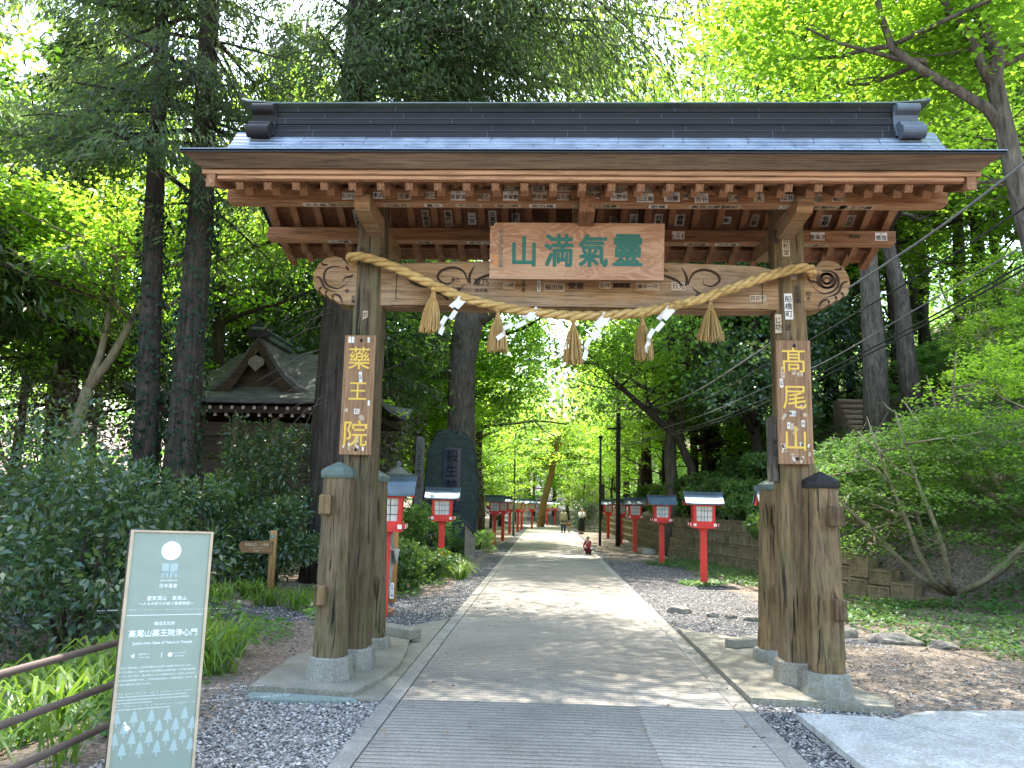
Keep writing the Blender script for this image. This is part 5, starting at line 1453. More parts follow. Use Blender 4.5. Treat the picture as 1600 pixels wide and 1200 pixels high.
# ------------------------------------------------------------------ small shrine hall behind the left cedars
t = thing('shrine_hall', 'dark wooden shrine hall with gabled curved roof among the left trees', 'shrine', (-7.6, 12.0, -0.05))
SH_ROOF = bark_mat('shingle_roof', (.045, .042, .04), (.125, .12, .115), (3, 24, 24), .3)
SH_DK = wood_mat('dark_hall_wood', (.022, .014, .01), (.065, .038, .022), 'x', bump=.4)
SH_WALL = wood_mat('hall_plank', (.035, .024, .017), (.085, .058, .04), 'x', bump=.4)
m = MB()
# main hipped roof with upswept eaves: rings from eave to ridge
def ringroof(hx, hy, z, up, n=9):
    P = []
    for (ax, ay, bx, by) in ((-1, -1, 1, -1), (1, -1, 1, 1), (1, 1, -1, 1), (-1, 1, -1, -1)):
        for i in range(n):
            u = i / n; e = abs(2 * u - 1) ** 5
            P.append(((ax + (bx - ax) * u) * hx, (ay + (by - ay) * u) * hy + 2.0, z + up * e))
    return P
m.loft([ringroof(3.18, 2.6, 3.86, .36), ringroof(3.2, 2.62, 3.98, .38), ringroof(2.7, 2.0, 4.22, .12), ringroof(1.9, 1.35, 4.62, .02), ringroof(1.5, .8, 5.0, 0), ringroof(1.2, .2, 5.5, 0)])
m.build('roof', SH_ROOF, t, fixn=True)
# front gable: curved profile pulled back in y
def gable(k, dz): return [(x * k, z + dz) for x, z in ((-1.55, 4.16), (-1.1, 4.35), (-.72, 4.66), (-.4, 5.08), (-.16, 5.46), (0, 5.62), (.16, 5.46), (.4, 5.08), (.72, 4.66), (1.1, 4.35), (1.55, 4.16))]
m = MB(); up_, lo_ = gable(1, 0), gable(.94, -.17)
for i in range(len(up_) - 1):
    a, b, c, d = up_[i], up_[i + 1], lo_[i + 1], lo_[i]
    m.add([(a[0], -.05, a[1]), (b[0], -.05, b[1]), (c[0], -.05, c[1]), (d[0], -.05, d[1]), (a[0], 2.2, a[1]), (b[0], 2.2, b[1]), (c[0], 2.2, c[1]), (d[0], 2.2, d[1])], [(0, 1, 2, 3), (0, 4, 5, 1), (3, 2, 6, 7)])
m.build('gable_roof', SH_ROOF, t, fixn=True)
m = MB(); lo2, lo3 = gable(.93, -.10), gable(.86, -.40)
for i in range(len(lo2) - 1):
    a, b, c, d = lo2[i], lo2[i + 1], lo3[i + 1], lo3[i]
    m.add([(a[0], -.10, a[1]), (b[0], -.10, b[1]), (c[0], -.06, c[1]), (d[0], -.06, d[1])], [(0, 1, 2, 3)])
m.build('barge_board', wood_mat('hall_barge', (.025, .016, .011), (.055, .032, .02), 'x'), t)
m = MB(); m.prism([(-1.3, 4.2), (1.3, 4.2), (.5, 4.7), (0, 5.2), (-.5, 4.7)], .25, .3, 'xz'); m.build('gable_wall', SH_DK, t)
m = MB(); m.prism([(-.18, 5.02), (0, 5.12), (.18, 5.02), (.2, 4.88), (.1, 4.80), (0, 4.7), (-.1, 4.80), (-.2, 4.88)], -.16, -.11, 'xz'); m.build('gable_pendant', stone_mat('grey_carving', (.16, .135, .11), 20), t)
m = MB(); m.box((0, 1.0, 5.68), (.26, 2.3, .16), 0, ch=.03); m.box((0, 1.0, 5.80), (.34, 2.36, .07), 0, ch=.02); m.build('ridge', COPPER_GR, t)
m = MB(); m.prism([(-.28, 5.58), (-.3, 5.72), (-.2, 5.75), (-.22, 5.92), (-.1, 5.9), (0, 6.06), (.1, 5.9), (.22, 5.92), (.2, 5.75), (.3, 5.72), (.28, 5.58)], -.16, -.06, 'xz'); m.build('ridge_ornament', COPPER_DK, t)
m = MB(); m.box((0, 2.0, 3.72), (5.8, 4.7, .16), 0); m.build('eave_beam', SH_DK, t)
for row, (yy, zz) in enumerate(((-.42, 3.76), (-.25, 3.60))):
    for i in range(22):
        x = -2.9 + i * 5.8 / 21 + row * .07
        m = MB(); m.box((x, yy + .3, zz), (.075, .6, .085), 0); m.box((x, yy - .004, zz), (.072, .006, .08), 1)
        m.build('rafter', [SH_DK, flat_mat('rafter_end', (.34, .29, .23))] if (i == 0 and row == 0) else [SH_DK, bpy.data.materials['rafter_end']], t)
m = MB(); m.box((0, 2.0, 1.95), (3.0, 3.6, 3.0), 0); m.build('wall', SH_WALL, t)
for x in (-1.5, -.5, .5, 1.5):
    m = MB(); m.box((x, .16, 1.85), (.17, .17, 3.5), 0, ch=.02); m.build('column', wood_mat('hall_column', (.06, .042, .03), (.15, .105, .07), 'z') if x == -1.5 else bpy.data.materials['hall_column'], t)
for z in (3.15, 2.6, 2.15, 1.6, 1.1):
    m = MB(); m.box((0, .14, z), (2.9, .06, .09), 0); m.build('rail', SH_WALL, t)
m = MB(); put_text(m, '飯縄', frame_front(-1.15, .107, 2.95), .14, 0, False, .01); m.build('lettering', DARK_INK, t)
# stone lantern beside the hall, its cap showing right of the left post
t = thing('stone_lantern', 'small stone lantern with curved pale cap just right of the left gate post', 'stone lantern', (-4.15, 13.2, -.05))
SL = stone_mat('lantern_stone', (.16, .17, .15), 40, moss=(.07, .09, .05))
m = MB(); m.lathe([(.26, 0), (.26, .12), (.16, .2), (.13, .9), (.12, 1.5), (.15, 1.6), (.28, 1.72), (.28, 1.8), (0, 1.8)], 8); m.build('shaft', SL, t)
m = MB(); m.lathe([(.17, 1.8), (.17, 2.15), (0, 2.15)], 6); m.build('fire_box', SL, t)
m = MB(); m.lathe([(.1, 2.15), (.40, 2.16), (.46, 2.27), (.43, 2.27), (.28, 2.30), (.14, 2.42), (.06, 2.46), (.08, 2.54), (.0, 2.62)], 6); m.build('cap', SL, t)

# ------------------------------------------------------------------ log steps on the right hillside
LOG = wood_mat('step_log', (.16, .11, .07), (.32, .23, .15), 'x')
def hit(px, py):
    """where the line of sight through a photo pixel meets the terrain"""
    d = px_dir(px, py); d = d / d.y
    y = CAM_POS.y + 1.0
    while y < 120:
        p = CAM_POS + d * (y - CAM_POS.y)
        if p.z <= ground_z(p.x, p.y): return Vector((p.x, p.y, ground_z(p.x, p.y)))
        y += 0.05
    return p
EARTH = stone_mat('packed_earth', (.20, .15, .10), 14, bump=.6)
base = hit(1390, 690)
t = thing('log_steps', 'flight of earth and log steps climbing the right hillside', 'steps', base)
for i in range(9):
    px, py, w = 1398 - i * 5, 694 - i * 8.3, .95
    Y = base.y + i * .36
    q = at_y(px, py, Y)
    m = MB(); c = q - base
    m.tube([c + Vector((-w, 0, 0)), c + Vector((w, .06, 0))], .075, 9, 0)
    m.box(c + Vector((0, .2, -.5)), (2 * w, .36, 1.08), 1)
    m.build('step', [LOG, EARTH], t)
# ------------------------------------------------------------------ plants
def leaf_obj(name, P, D, N, L, W, mat, parent=None, fold=0.12):
    P = np.asarray(P, np.float32); n = len(P)
    D = D / np.maximum(np.linalg.norm(D, axis=1, keepdims=True), 1e-6)
    S = np.cross(N, D); S /= np.maximum(np.linalg.norm(S, axis=1, keepdims=True), 1e-6)
    Nn = np.cross(D, S)
    L = np.broadcast_to(L, (n,))[:, None]; W = np.broadcast_to(W, (n,))[:, None]
    v = np.empty((n, 4, 3), np.float32)
    mid = P + D * L * 0.45 - Nn * L * fold * -1
    v[:, 0] = P; v[:, 1] = mid + S * W * .5; v[:, 2] = P + D * L; v[:, 3] = mid - S * W * .5
    me = bpy.data.meshes.new(name)
    me.vertices.add(n * 4); me.vertices.foreach_set('co', v.ravel())
    me.loops.add(n * 4); me.loops.foreach_set('vertex_index', np.arange(n * 4, dtype=np.int32))
    me.polygons.add(n); me.polygons.foreach_set('loop_start', np.arange(0, n * 4, 4, dtype=np.int32))
    me.materials.append(mat); me.update(calc_edges=True)
    return link(name, me, parent)
class Leaves:
    def __init__(s, seed): s.r = np.random.RandomState(seed); s.A = []
    def put(s, P, D, N, L, W): s.A.append((P, D, N, np.broadcast_to(L, (len(P),)), np.broadcast_to(W, (len(P),))))
    def pad(s, c, R, n, L, W, tilt=0.25, flat=0.16, droop=0.25, aniso=1.0, ang=0.0):
        r = s.r; th = r.uniform(0, 2 * np.pi, n); q = np.sqrt(r.uniform(0, 1, n)) * R
        x, y = q * np.cos(th), q * np.sin(th) * aniso
        x, y = x * np.cos(ang) - y * np.sin(ang), x * np.sin(ang) + y * np.cos(ang)
        tx, ty = r.normal(0, tilt, 2)
        z = x * tx + y * ty + r.normal(0, flat * R, n) - droop * (q / R) ** 2 * R
        P = np.stack([x, y, z], 1) + np.asarray(c)
        d = th + r.normal(0, .9, n)
        D = np.stack([np.cos(d), np.sin(d), r.normal(-.25, .3, n)], 1)
        N = np.stack([r.normal(0, .4, n) - tx, r.normal(0, .4, n) - ty, np.ones(n)], 1)
        k = r.uniform(.65, 1.2, n); s.put(P, D, N, L * k, W * k)
    def ball(s, c, R, n, L, W, shell=.55, up=.45, down=-.25):
        """leaves through the outer part of a lumpy volume, pointing out and drooping"""
        r = s.r; d = r.normal(0, 1, (n, 3)); d /= np.linalg.norm(d, axis=1, keepdims=True)
        q = shell + (1 - shell) * np.sqrt(r.uniform(0, 1, n))
        P = d * q[:, None] * np.asarray(R) + np.asarray(c)
        D = d + r.normal(0, .6, (n, 3)); D[:, 2] += down
        N = d * .6 + r.normal(0, .45, (n, 3)); N[:, 2] += up
        k = r.uniform(.65, 1.2, n); s.put(P, D, N, L * k, W * k)
    def spray(s, p0, p1, n, L, W, spread=.35, sag=.15):
        """hanging needle sprays along a branch from p0 to p1"""
        r = s.r; p0, p1 = np.asarray(p0, float), np.asarray(p1, float)
        t = r.uniform(.15, 1, n); ln = np.linalg.norm(p1 - p0)
        P = p0 + (p1 - p0) * t[:, None]
        side = np.cross(p1 - p0, (0, 0, 1)); side /= max(1e-6, np.linalg.norm(side))
        w = r.normal(0, 1, n) * spread * ln * (1.1 - t * .8)
        P = P + side * w[:, None]
        P[:, 2] -= sag * ln * t ** 2 + np.abs(w) * .35 + r.uniform(0, .14, n) * ln
        D = (p1 - p0) / ln * .55 + side * np.sign(w)[:, None] * .45 + r.normal(0, .3, (n, 3)); D[:, 2] -= r.uniform(.2, 1.3, n)
        N = r.normal(0, .5, (n, 3)); N[:, 2] += .6
        k = r.uniform(.6, 1.3, n); s.put(P, D, N, L * k, W * k)
    def frond(s, p0, p1, n, L, W, width=.3):
        """flat horizontal conifer frond"""
        r = s.r; p0, p1 = np.asarray(p0, float), np.asarray(p1, float); ln = np.linalg.norm(p1 - p0)
        side = np.cross(p1 - p0, (0, 0, 1)); side /= max(1e-6, np.linalg.norm(side))
        t = r.uniform(.1, 1, n); w = r.uniform(-1, 1, n) * width * ln * (1.05 - t)
        P = p0 + (p1 - p0) * t[:, None] + side * w[:, None]; P[:, 2] += r.normal(0, .03 * ln, n) - .1 * ln * t ** 2
        D = (p1 - p0) / ln * .7 + side * np.sign(w)[:, None] * .8 + r.normal(0, .25, (n, 3)); D[:, 2] -= .1
        N = r.normal(0, .3, (n, 3)); N[:, 2] += 1
        k = r.uniform(.6, 1.3, n); s.put(P, D, N, L * k, W * k)
    def build(s, name, mat, parent=None, fold=.12):
        P, D, N, L, W = [np.concatenate([a[i] for a in s.A]) for i in range(5)]
        return leaf_obj(name, P, D, N, L, W, mat, parent, fold)

def limb(m, p, d, L, r0, rr, depth=2, ends=None, n=6, up=.12):
    """crooked limb that forks; collects the twig ends"""
    pts = [Vector(p)]; d = Vector(d).normalized(); k = 5
    for i in range(k):
        d = (d + Vector((rr.gauss(0, .18), rr.gauss(0, .18), rr.gauss(0, .1) + up * .4))).normalized()
        pts.append(pts[-1] + d * L / k)
    rad = [r0 * (1 - .62 * i / k) for i in range(k + 1)]
    m.tube(pts, rad, n, 0, True, True)
    if ends is not None:
        ends.append(pts[-1]); ends.append(pts[3])
    if depth > 0:
        for i in (2, 3, 4, 5):
            if rr.random() < .8:
                s = Vector((rr.gauss(0, 1), rr.gauss(0, 1), rr.gauss(0.1, .35))).normalized()
                limb(m, pts[i], (d * .6 + s * .8), L * rr.uniform(.45, .7), rad[i] * .55, rr, depth - 1, ends, max(4, n - 1), up)
    return pts

def broad_tree(name, label, cat, seed, H, R, h0, r0, mats, leafn, L, style='maple', group=None, W=None, lean=(0, 0), pads=None):
    rr = random.Random(seed); t = thing(name, label, cat, (0, 0, 0), 0, group)
    m = MB(); ends = []
    tr = [Vector((0, 0, -.3))]
    nseg = 7
    for i in range(1, nseg + 1):
        f = i / nseg
        tr.append(Vector((lean[0] * f + rr.gauss(0, .04) * H * .12, lean[1] * f + rr.gauss(0, .04) * H * .12, H * .8 * f)))
    m.tube(tr, [r0 * (1.15 if i == 0 else 1 - .72 * i / nseg) for i in range(nseg + 1)], 9, 0, True, True, seed=seed, rough=.07)
    for i in range(14):
        f = rr.uniform(h0 / (H * .8), 1.0); j = min(nseg - 1, int(f * nseg)); p = tr[j].lerp(tr[j + 1], f * nseg - j)
        a = rr.uniform(0, 6.28); dd = Vector((math.cos(a), math.sin(a), rr.uniform(.05, .7)))
        limb(m, p, dd, R * rr.uniform(.55, .95) * (1.15 - .5 * f), r0 * .38 * (1.1 - .6 * f), rr, 2, ends)
    m.build('trunk', mats[0], t)
    lv = Leaves(seed + 50); ends = ends if len(ends) < 1000 else ends[:1000]
    rr.shuffle(ends)
    npad = pads or 130; per = leafn // npad
    W = W or L * .8
    for i in range(npad):
        e = ends[i % len(ends)]; c = np.array(e) + lv.r.normal(0, .25, 3)
        pr = rr.uniform(.5, 1.0) * R * .22
        if style == 'maple': lv.pad(c, pr, per, L, W, .22, .13, .2)
        else: lv.ball(c, (pr, pr, pr * .7), per, L, W, .3)
    lv.build('crown', mats[1], t)
    return t

def conifer(name, label, seed, H, h0, R, r0, mats, nbr, per, L, W, group=None, style='cedar', lean=(0, 0), trunk_pts=None, extra=()):
    rr = random.Random(seed); t = thing(name, label, 'tree', (0, 0, 0), 0, group)
    tr = trunk_pts or [Vector((lean[0] * f + rr.gauss(0, .02), lean[1] * f + rr.gauss(0, .02), -.3 + (H + .3) * f)) for f in [i / 9 for i in range(10)]]
    tr = [Vector(p) for p in tr]; zt = tr[-1].z
    m = MB(); rd = [r0 * (1.35 if i == 0 else (1.08 if i == 1 else 1.0 - .8 * (p.z / zt) ** 1.15)) for i, p in enumerate(tr)]
    m.tube(tr, rd, 14, 0, True, True, seed=seed, rough=.06)
    lv = Leaves(seed + 9)
    for i in range(nbr):
        z = h0 + (zt - h0) * (i + rr.random()) / nbr * .98
        j = next((q for q in range(len(tr) - 1) if tr[q + 1].z >= z), len(tr) - 2)
        p = tr[j].lerp(tr[j + 1], max(0, min(1, (z - tr[j].z) / max(.01, tr[j + 1].z - tr[j].z))))
        a = rr.uniform(0, 6.28); f = (z - h0) / max(.1, zt - h0)
        ln = R * (1 - .75 * f) * rr.uniform(.65, 1.1)
        d = Vector((math.cos(a), math.sin(a), -.12 if style == 'cedar' else rr.uniform(-.15, .12)))
        e = p + d * ln
        mid = p.lerp(e, .55) + Vector((0, 0, -.05 * ln))
        m.tube([p, mid, e + Vector((0, 0, -.14 * ln if style == 'cedar' else .02))], [.045 * (1.2 - f), .03 * (1.2 - f), .012], 5)
        if style == 'cedar':
            lv.spray(p, e, per, L, W)
            for q in range(3):
                b = p.lerp(e, rr.uniform(.35, .85)); s = Vector((-d.y, d.x, -.25)) * rr.choice((-1, 1)) + d * .5
                lv.spray(b, b + s * ln * .4, per // 4, L, W)
        else:
            lv.frond(p, e, per, L, W)
            for q in range(4):
                b = p.lerp(e, rr.uniform(.3, .9)); s = Vector((-d.y, d.x, -.05)) * rr.choice((-1, 1)) + d * .6
                lv.frond(b, b + s * ln * .45, per // 3, L, W, .4)
                m.tube([b, b + s * ln * .42], [.014, .005], 4)
    for (p, e) in extra:
        p, e = Vector(p), Vector(e); ln = (e - p).length
        m.tube([p, p.lerp(e, .5) + Vector((0, 0, .06 * ln)), e], [.07, .045, .012], 6)
        lv.spray(p, e, per, L, W, .28)
        for q in range(7):
            b = p.lerp(e, rr.uniform(.25, .95)); d = (e - p).normalized(); s = Vector((-d.y, d.x, -.35)) * rr.choice((-1, 1)) + d * .5
            c = b + s * rr.uniform(.9, 1.9)
            m.tube([b, b.lerp(c, .5) + Vector((0, 0, -.05)), c + Vector((0, 0, -.3))], [.018, .012, .004], 4)
            lv.spray(b, c, per // 3, L, W, .4)
    m.build('trunk', mats[0], t); lv.build('crown', mats[1], t)
    return t
def place(o, x, y, rz=0.0, sc=1.0, dz=-.05):
    o.location = (x, y, ground_z(x, y) + dz); o.rotation_euler = (0, 0, rz); o.scale = (sc,) * 3 if not isinstance(sc, tuple) else sc
    return o
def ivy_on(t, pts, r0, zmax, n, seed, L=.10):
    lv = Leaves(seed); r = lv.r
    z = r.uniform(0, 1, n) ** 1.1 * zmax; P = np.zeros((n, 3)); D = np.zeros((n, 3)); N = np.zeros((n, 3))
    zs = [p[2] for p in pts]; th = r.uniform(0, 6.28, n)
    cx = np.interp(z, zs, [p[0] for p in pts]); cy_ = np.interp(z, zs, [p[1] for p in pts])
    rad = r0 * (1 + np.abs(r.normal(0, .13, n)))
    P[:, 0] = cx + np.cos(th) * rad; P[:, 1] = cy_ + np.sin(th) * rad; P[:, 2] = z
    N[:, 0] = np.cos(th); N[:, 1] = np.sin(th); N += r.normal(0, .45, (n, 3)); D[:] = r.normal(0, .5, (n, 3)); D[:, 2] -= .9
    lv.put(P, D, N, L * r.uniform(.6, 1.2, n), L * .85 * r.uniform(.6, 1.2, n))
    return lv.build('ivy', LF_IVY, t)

# --- the named trees of the left side
P1 = [(.05, 0, -.5), (.05, 0, 1.2), (0.0, 0, 3.5), (-.2, 0, 7.0), (-.32, 0, 9.5), (-.5, 0, 13), (-.6, 0, 17)]
t = conifer('cedar_tree', 'slim dark ivy clad trunk, left of the two close cedars on the left', 101, 17, 7.9, 3.3, .235, (BARK_CEDAR, LF_CEDAR), 52, 330, .17, .036, trunk_pts=P1); t.location = (-7.25, 6.0, -.5)
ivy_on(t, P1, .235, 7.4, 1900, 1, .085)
P2 = [(.02, 0, -.5), (.0, 0, 1.2), (0.0, 0, 3.5), (0, 0, 7.0), (-.13, 0, 10.5), (-.2, 0, 14), (-.3, 0, 19)]
t = conifer('cedar_tree', 'thick dark ivy clad trunk, right of the two close cedars on the left', 102, 19, 8.4, 3.4, .30, (BARK_CEDAR, LF_CEDAR), 52, 330, .17, .036, trunk_pts=P2); t.location = (-6.62, 6.05, -.5)
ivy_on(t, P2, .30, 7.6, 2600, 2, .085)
P3 = [(.0, 0, -.3), (.0, 0, .9), (-.1, 0, 2.6), (-.08, 0, 6), (-.06, 0, 10), (-.06, 0, 14), (0, 0, 21)]
t = conifer('cedar_tree', 'massive furrowed cedar trunk close behind the left gate posts', 103, 21, 7.3, 5.2, .56, (BARK_CEDAR, LF_CEDAR), 80, 520, .17, .034, trunk_pts=P3, extra=[((-.06, 0, z), (x + 4.42, y - 8.4, z2)) for z, x, y, z2 in (
    (10.5, -.6, 6.2, 9.6), (11.5, .9, 6.0, 10.3), (12.5, 2.3, 6.6, 11.2), (11.2, -1.8, 5.0, 9.5), (13, 1.5, 8.5, 12.4), (13.5, -.2, 8.0, 12.0), (12.2, 3.2, 8.2, 11.6), (14, .3, 5.2, 11.8), (14.5, 2.6, 5.6, 12.2), (10.8, -2.4, 6.4, 8.9), (13.8, 3.6, 6.8, 12.9), (11, .1, 7.6, 9.9), (11.5, -.8, 3.6, 10.4), (12, .6, 3.4, 10.6), (12.6, 1.9, 4.0, 11.0), (13.2, 2.8, 3.6, 11.6), (12, -.2, 4.6, 10.2), (13.4, 1.2, 4.8, 11.6), (11, -1.6, 5.4, 9.8), (11.4, -.4, 5.6, 10.0), (11.8, .8, 5.2, 10.3), (12.2, 1.6, 5.8, 10.6), (12.6, 2.6, 5.0, 10.9), (11.6, .2, 6.6, 10.4), (13, 3.0, 6.0, 11.3), (11.2, -1.0, 6.2, 9.9))]); t.location = (-4.42, 8.4, 0)
m = MB(); rr = random.Random(4)
for i in range(26):
    z = rr.uniform(3.4, 7.4); a = rr.uniform(3.4, 6.0); p = Vector((math.cos(a) * .45, math.sin(a) * .45, z)); d = Vector((math.cos(a), math.sin(a), -.3))
    m.tube([p, p + d * .5 + Vector((0, 0, -.05)), p + d * rr.uniform(.8, 1.5) + Vector((rr.uniform(-.4, .4), 0, -.5))], [.012, .008, .003], 4)
m.build('dead_twigs', BARK_GREY, t)

# big forked tree beside the monument
t = thing('broad_tree', 'big grey barked tree with a forked top seen through the gate left of centre', 'tree', (-3.3, 20.2, -.15))
rr = random.Random(8); m = MB(); ends = []
m.tube([(.12, 0, -.3), (.1, 0, 1.2), (.0, 0, 4), (-.05, 0, 6.5), (.1, 0, 7.7), (.22, 0, 8.6)], [.72, .56, .50, .49, .52, .50], 16, 0, True, True, seed=3, rough=.06)
m.tube([(.2, 0, 8.0), (.7, 0, 8.35), (1.35, -.1, 8.75), (2.2, -.2, 9.9), (2.7, -.2, 11.5)], [.34, .36, .28, .2, .12], 10)
m.tube([(.1, 0, 8.2), (-.1, .1, 9.6), (-.5, .2, 11.5), (-.4, .3, 14), (.2, .2, 17), (.6, 0, 20)], [.42, .36, .28, .22, .15, .06], 10)
m.tube([(2.7, -.2, 11.5), (3.4, -.4, 14), (3.6, -.4, 17)], [.12, .09, .04], 8)
for p in ((-.3, .2, 10.5), (-.5, .2, 11.8), (-.4, .3, 13.5), (2.3, -.2, 10.2), (2.7, -.2, 11.4), (1.5, -.1, 9), (-.1, .2, 15.5), (.2, .2, 17), (.5, 0, 18.5), (.6, 0, 19.8), (3.2, -.4, 13.5), (3.5, -.4, 15.5), (3.6, -.4, 17)):
    for k in range(3): limb(m, p, (rr.gauss(0, 1), rr.gauss(0, 1), .35), rr.uniform(2.2, 3.6), .11, rr, 2, ends)
m.build('trunk', BARK_GREY, t)
lv = Leaves(60)
rr.shuffle(ends)
for e in ends[:340]: lv.ball(np.array(e), (.8, .8, .55), 75, .17, .11, .2)
lv.build('crown', LF_MAPLE, t)

# pale forked trunk at the left
t = thing('broad_tree', 'pale smooth forked trunk leaning right at the far left', 'tree', (-10.45, 9.0, -.3)); m = MB(); ends = []; rr = random.Random(9)
m.tube([(-.35, 0, -1), (-.1, 0, 1.6), (.05, 0, 2.8), (.3, 0, 4.1)], [.17, .15, .135, .12], 10)
m.tube([(.28, 0, 4.0), (.5, 0, 4.8), (.6, 0, 5.6), (.75, 0, 7.2)], [.085, .075, .065, .04], 9); m.tube([(.3, 0, 4.05), (.75, 0, 4.75), (1.05, 0, 5.4), (1.5, .2, 7)], [.10, .09, .075, .04], 9)
for p in ((.75, 0, 7.0), (1.5, .2, 6.8), (1.1, 0, 5.6), (.6, 0, 6)):
    for k in range(3): limb(m, p, (rr.gauss(0, 1), rr.gauss(0, 1) - .4, .3), rr.uniform(1.8, 2.8), .05, rr, 2, ends)
m.build('trunk', BARK_PALE, t)
lv = Leaves(61)
for e in ends[:190]: lv.pad(np.array(e), .7, 75, .10, .085)
lv.build('crown', LF_MAPLE, t)

# right side maple whose trunk leaves the frame at the right
t = thing('maple_tree', 'large dark forked maple trunk at the right edge above the gate roof', 'tree', (6.0, 2.1, ground_z(6.0, 2.1))); O = Vector(t.location)
m = MB(); ends = []; rr = random.Random(12)
def rel(L): return [Vector(p) - O for p in L]
m.tube(rel([(6.45, 2.2, -.2), (6.2, 2.1, 1.6), (5.78, 2.0, 3.5), (5.6, 2, 4.6), (5.47, 2, 5.3), (5.36, 2, 6.05), (5.3, 2, 6.5), (5.24, 2, 6.95), (5.31, 2, 7.3), (5.15, 2, 7.65), (4.95, 2.1, 8.8), (5.0, 2.2, 10)]), [0.181, 0.150, 0.127, 0.118, 0.111, 0.108, 0.105, 0.097, 0.081, 0.072, 0.054, 0.030], 12, 0, True, True, seed=6, rough=.08)
m.tube(rel([(5.38, 2, 6.15), (5.15, 2, 6.55), (4.82, 2, 6.78), (4.36, 2, 7.08), (4.02, 2.0, 7.36), (3.9, 2, 7.8), (3.75, 2, 8.7)]), [0.078, 0.072, 0.063, 0.057, 0.051, 0.042, 0.024], 9, 0, True, True, seed=7, rough=.08)
m.tube(rel([(5.27, 2, 6.75), (5.1, 2, 7.15), (5.0, 2.0, 7.5), (4.75, 2, 7.85), (4.5, 2, 8.5), (4.3, 1.8, 9.4)]), [0.072, 0.066, 0.060, 0.051, 0.036, 0.018], 9)
m.tube(rel([(5.45, 2, 5.4), (5.75, 2, 5.7), (6.2, 2, 5.75), (6.9, 2.1, 6.3)]), [0.060, 0.054, 0.048, 0.024], 8)
m.tube(rel([(5.3, 2, 7.1), (5.7, 2, 7.3), (6.3, 2.1, 7.6)]), [0.042, 0.036, 0.018], 7)
for p in ((4.0, 2, 7.4), (3.8, 2, 8.5), (4.4, 2, 8.8), (4.95, 2.1, 9), (6.3, 2.1, 7.5), (6.6, 2, 6.0), (5.0, 2.2, 9.8), (4.4, 2, 7.2), (5.9, 2, 5.8)):
    for k in range(3): limb(m, Vector(p) - O, (rr.gauss(0, 1), rr.gauss(.5, .9), rr.uniform(-.1, .3)), rr.uniform(1.4, 2.6), .035, rr, 2, ends)
m.build('trunk', BARK_GREY, t)
lv = Leaves(62)
for e in ends[:400]: lv.pad(np.array(e) + lv.r.normal(0, .22, 3), .6, 80, .09, .08)
lv.build('crown', LF_MAPLE, t)

# fir with level branches right of centre above the roof
b = (8.45, 14.0); t = conifer('fir_tree', 'conifer with level bare branches behind the right half of the gate roof', 105, 24, 9.0, 5.0, .28, (BARK_GREY, LF_FIR), 56, 280, .19, .05, style='fir', extra=[((0, 0, z + 4.5), (dx, dy, z + 4.5 - dz)) for z, dx, dy, dz in ((12.5, -4.2, -1.5, .9), (13.5, -5.6, -.5, 1.2), (14.5, -6.4, -2.0, 1.0), (15.2, -4.8, -3.0, .8), (16, -6.8, -1.0, .9), (13, -3.4, -3.4, .7), (11.5, -3.6, -.6, .8), (12, -5.2, -2.6, .9), (16.5, -5, -2, .3), (14, -2.6, -3.5, .6), (14.2, -7.4, -1.2, 1.2))]); place(t, *b)
# rough trunk behind the right roof end
p = hit(1432, 655); t = broad_tree('broad_tree', 'rough mottled trunk leaning left on the hillside right of the gate', 'tree', 106, 15, 5.5, 5.0, .27, (BARK_GREY, LF_MID), 7000, .12, 'mid', lean=(-1.4, 0)); place(t, p.x, p.y)
# leaning dark trunk behind the crossing cables
t = thing('broad_tree', 'dark slender trunk leaning left over the path behind the cables', 'tree', (4.4, 18.0, ground_z(4.4, 18.0))); O = Vector(t.location); m = MB(); ends = []; rr = random.Random(15)
m.tube(rel([(4.5, 18, 1.0), (4.27, 18, 2.77), (3.87, 18, 3.67), (2.86, 18, 4.57), (2.05, 18, 5.28), (1.4, 18, 6.0)]), [.17, .14, .12, .10, .075, .03], 9)
m.tube(rel([(4.0, 18, 3.4), (3.95, 18, 4.4), (4.2, 18, 6)]), [.07, .06, .03], 7); m.tube(rel([(3.3, 18, 4.2), (2.9, 18, 4.9), (2.8, 18, 5.8)]), [.06, .05, .02], 7)
for p in ((2.86, 18, 4.57), (2.05, 18, 5.28), (1.4, 18, 6.0), (4.2, 18, 6), (2.8, 18, 5.8)):
    for k in range(4): limb(m, Vector(p) - O, (rr.gauss(0, 1), rr.gauss(0, 1), .15), rr.uniform(1.5, 2.4), .035, rr, 2, ends)
m.build('trunk', BARK_DARK, t); lv = Leaves(63)
for e in ends[:200]: lv.pad(np.array(e), .6, 55, .10, .085)
lv.build('crown', LF_MAPLE, t)
# orange trunk far down the path
t = thing('broad_tree', 'sunlit orange brown trunk leaning over the far bend of the path', 'tree', (-.75, 50.5, ground_z(-.75, 50.5))); m = MB(); ends = []; rr = random.Random(16)
m.tube([(0, 0, -.2), (.2, 0, 1.6), (.75, 0, 3.8), (1.2, 0, 6.5), (1.5, .3, 9)], [.30, .25, .22, .18, .1], 10)
for k in range(16): limb(m, (rr.uniform(.8, 1.5), .1, rr.uniform(4.5, 9)), (rr.gauss(0, 1), rr.gauss(0, 1), .2), rr.uniform(2.5, 4), .09, rr, 2, ends)
m.build('trunk', BARK_ORANGE, t); lv = Leaves(64)
for e in ends[:260]: lv.pad(np.array(e), .9, 40, .17, .14)
lv.build('crown', LF_MAPLE, t)

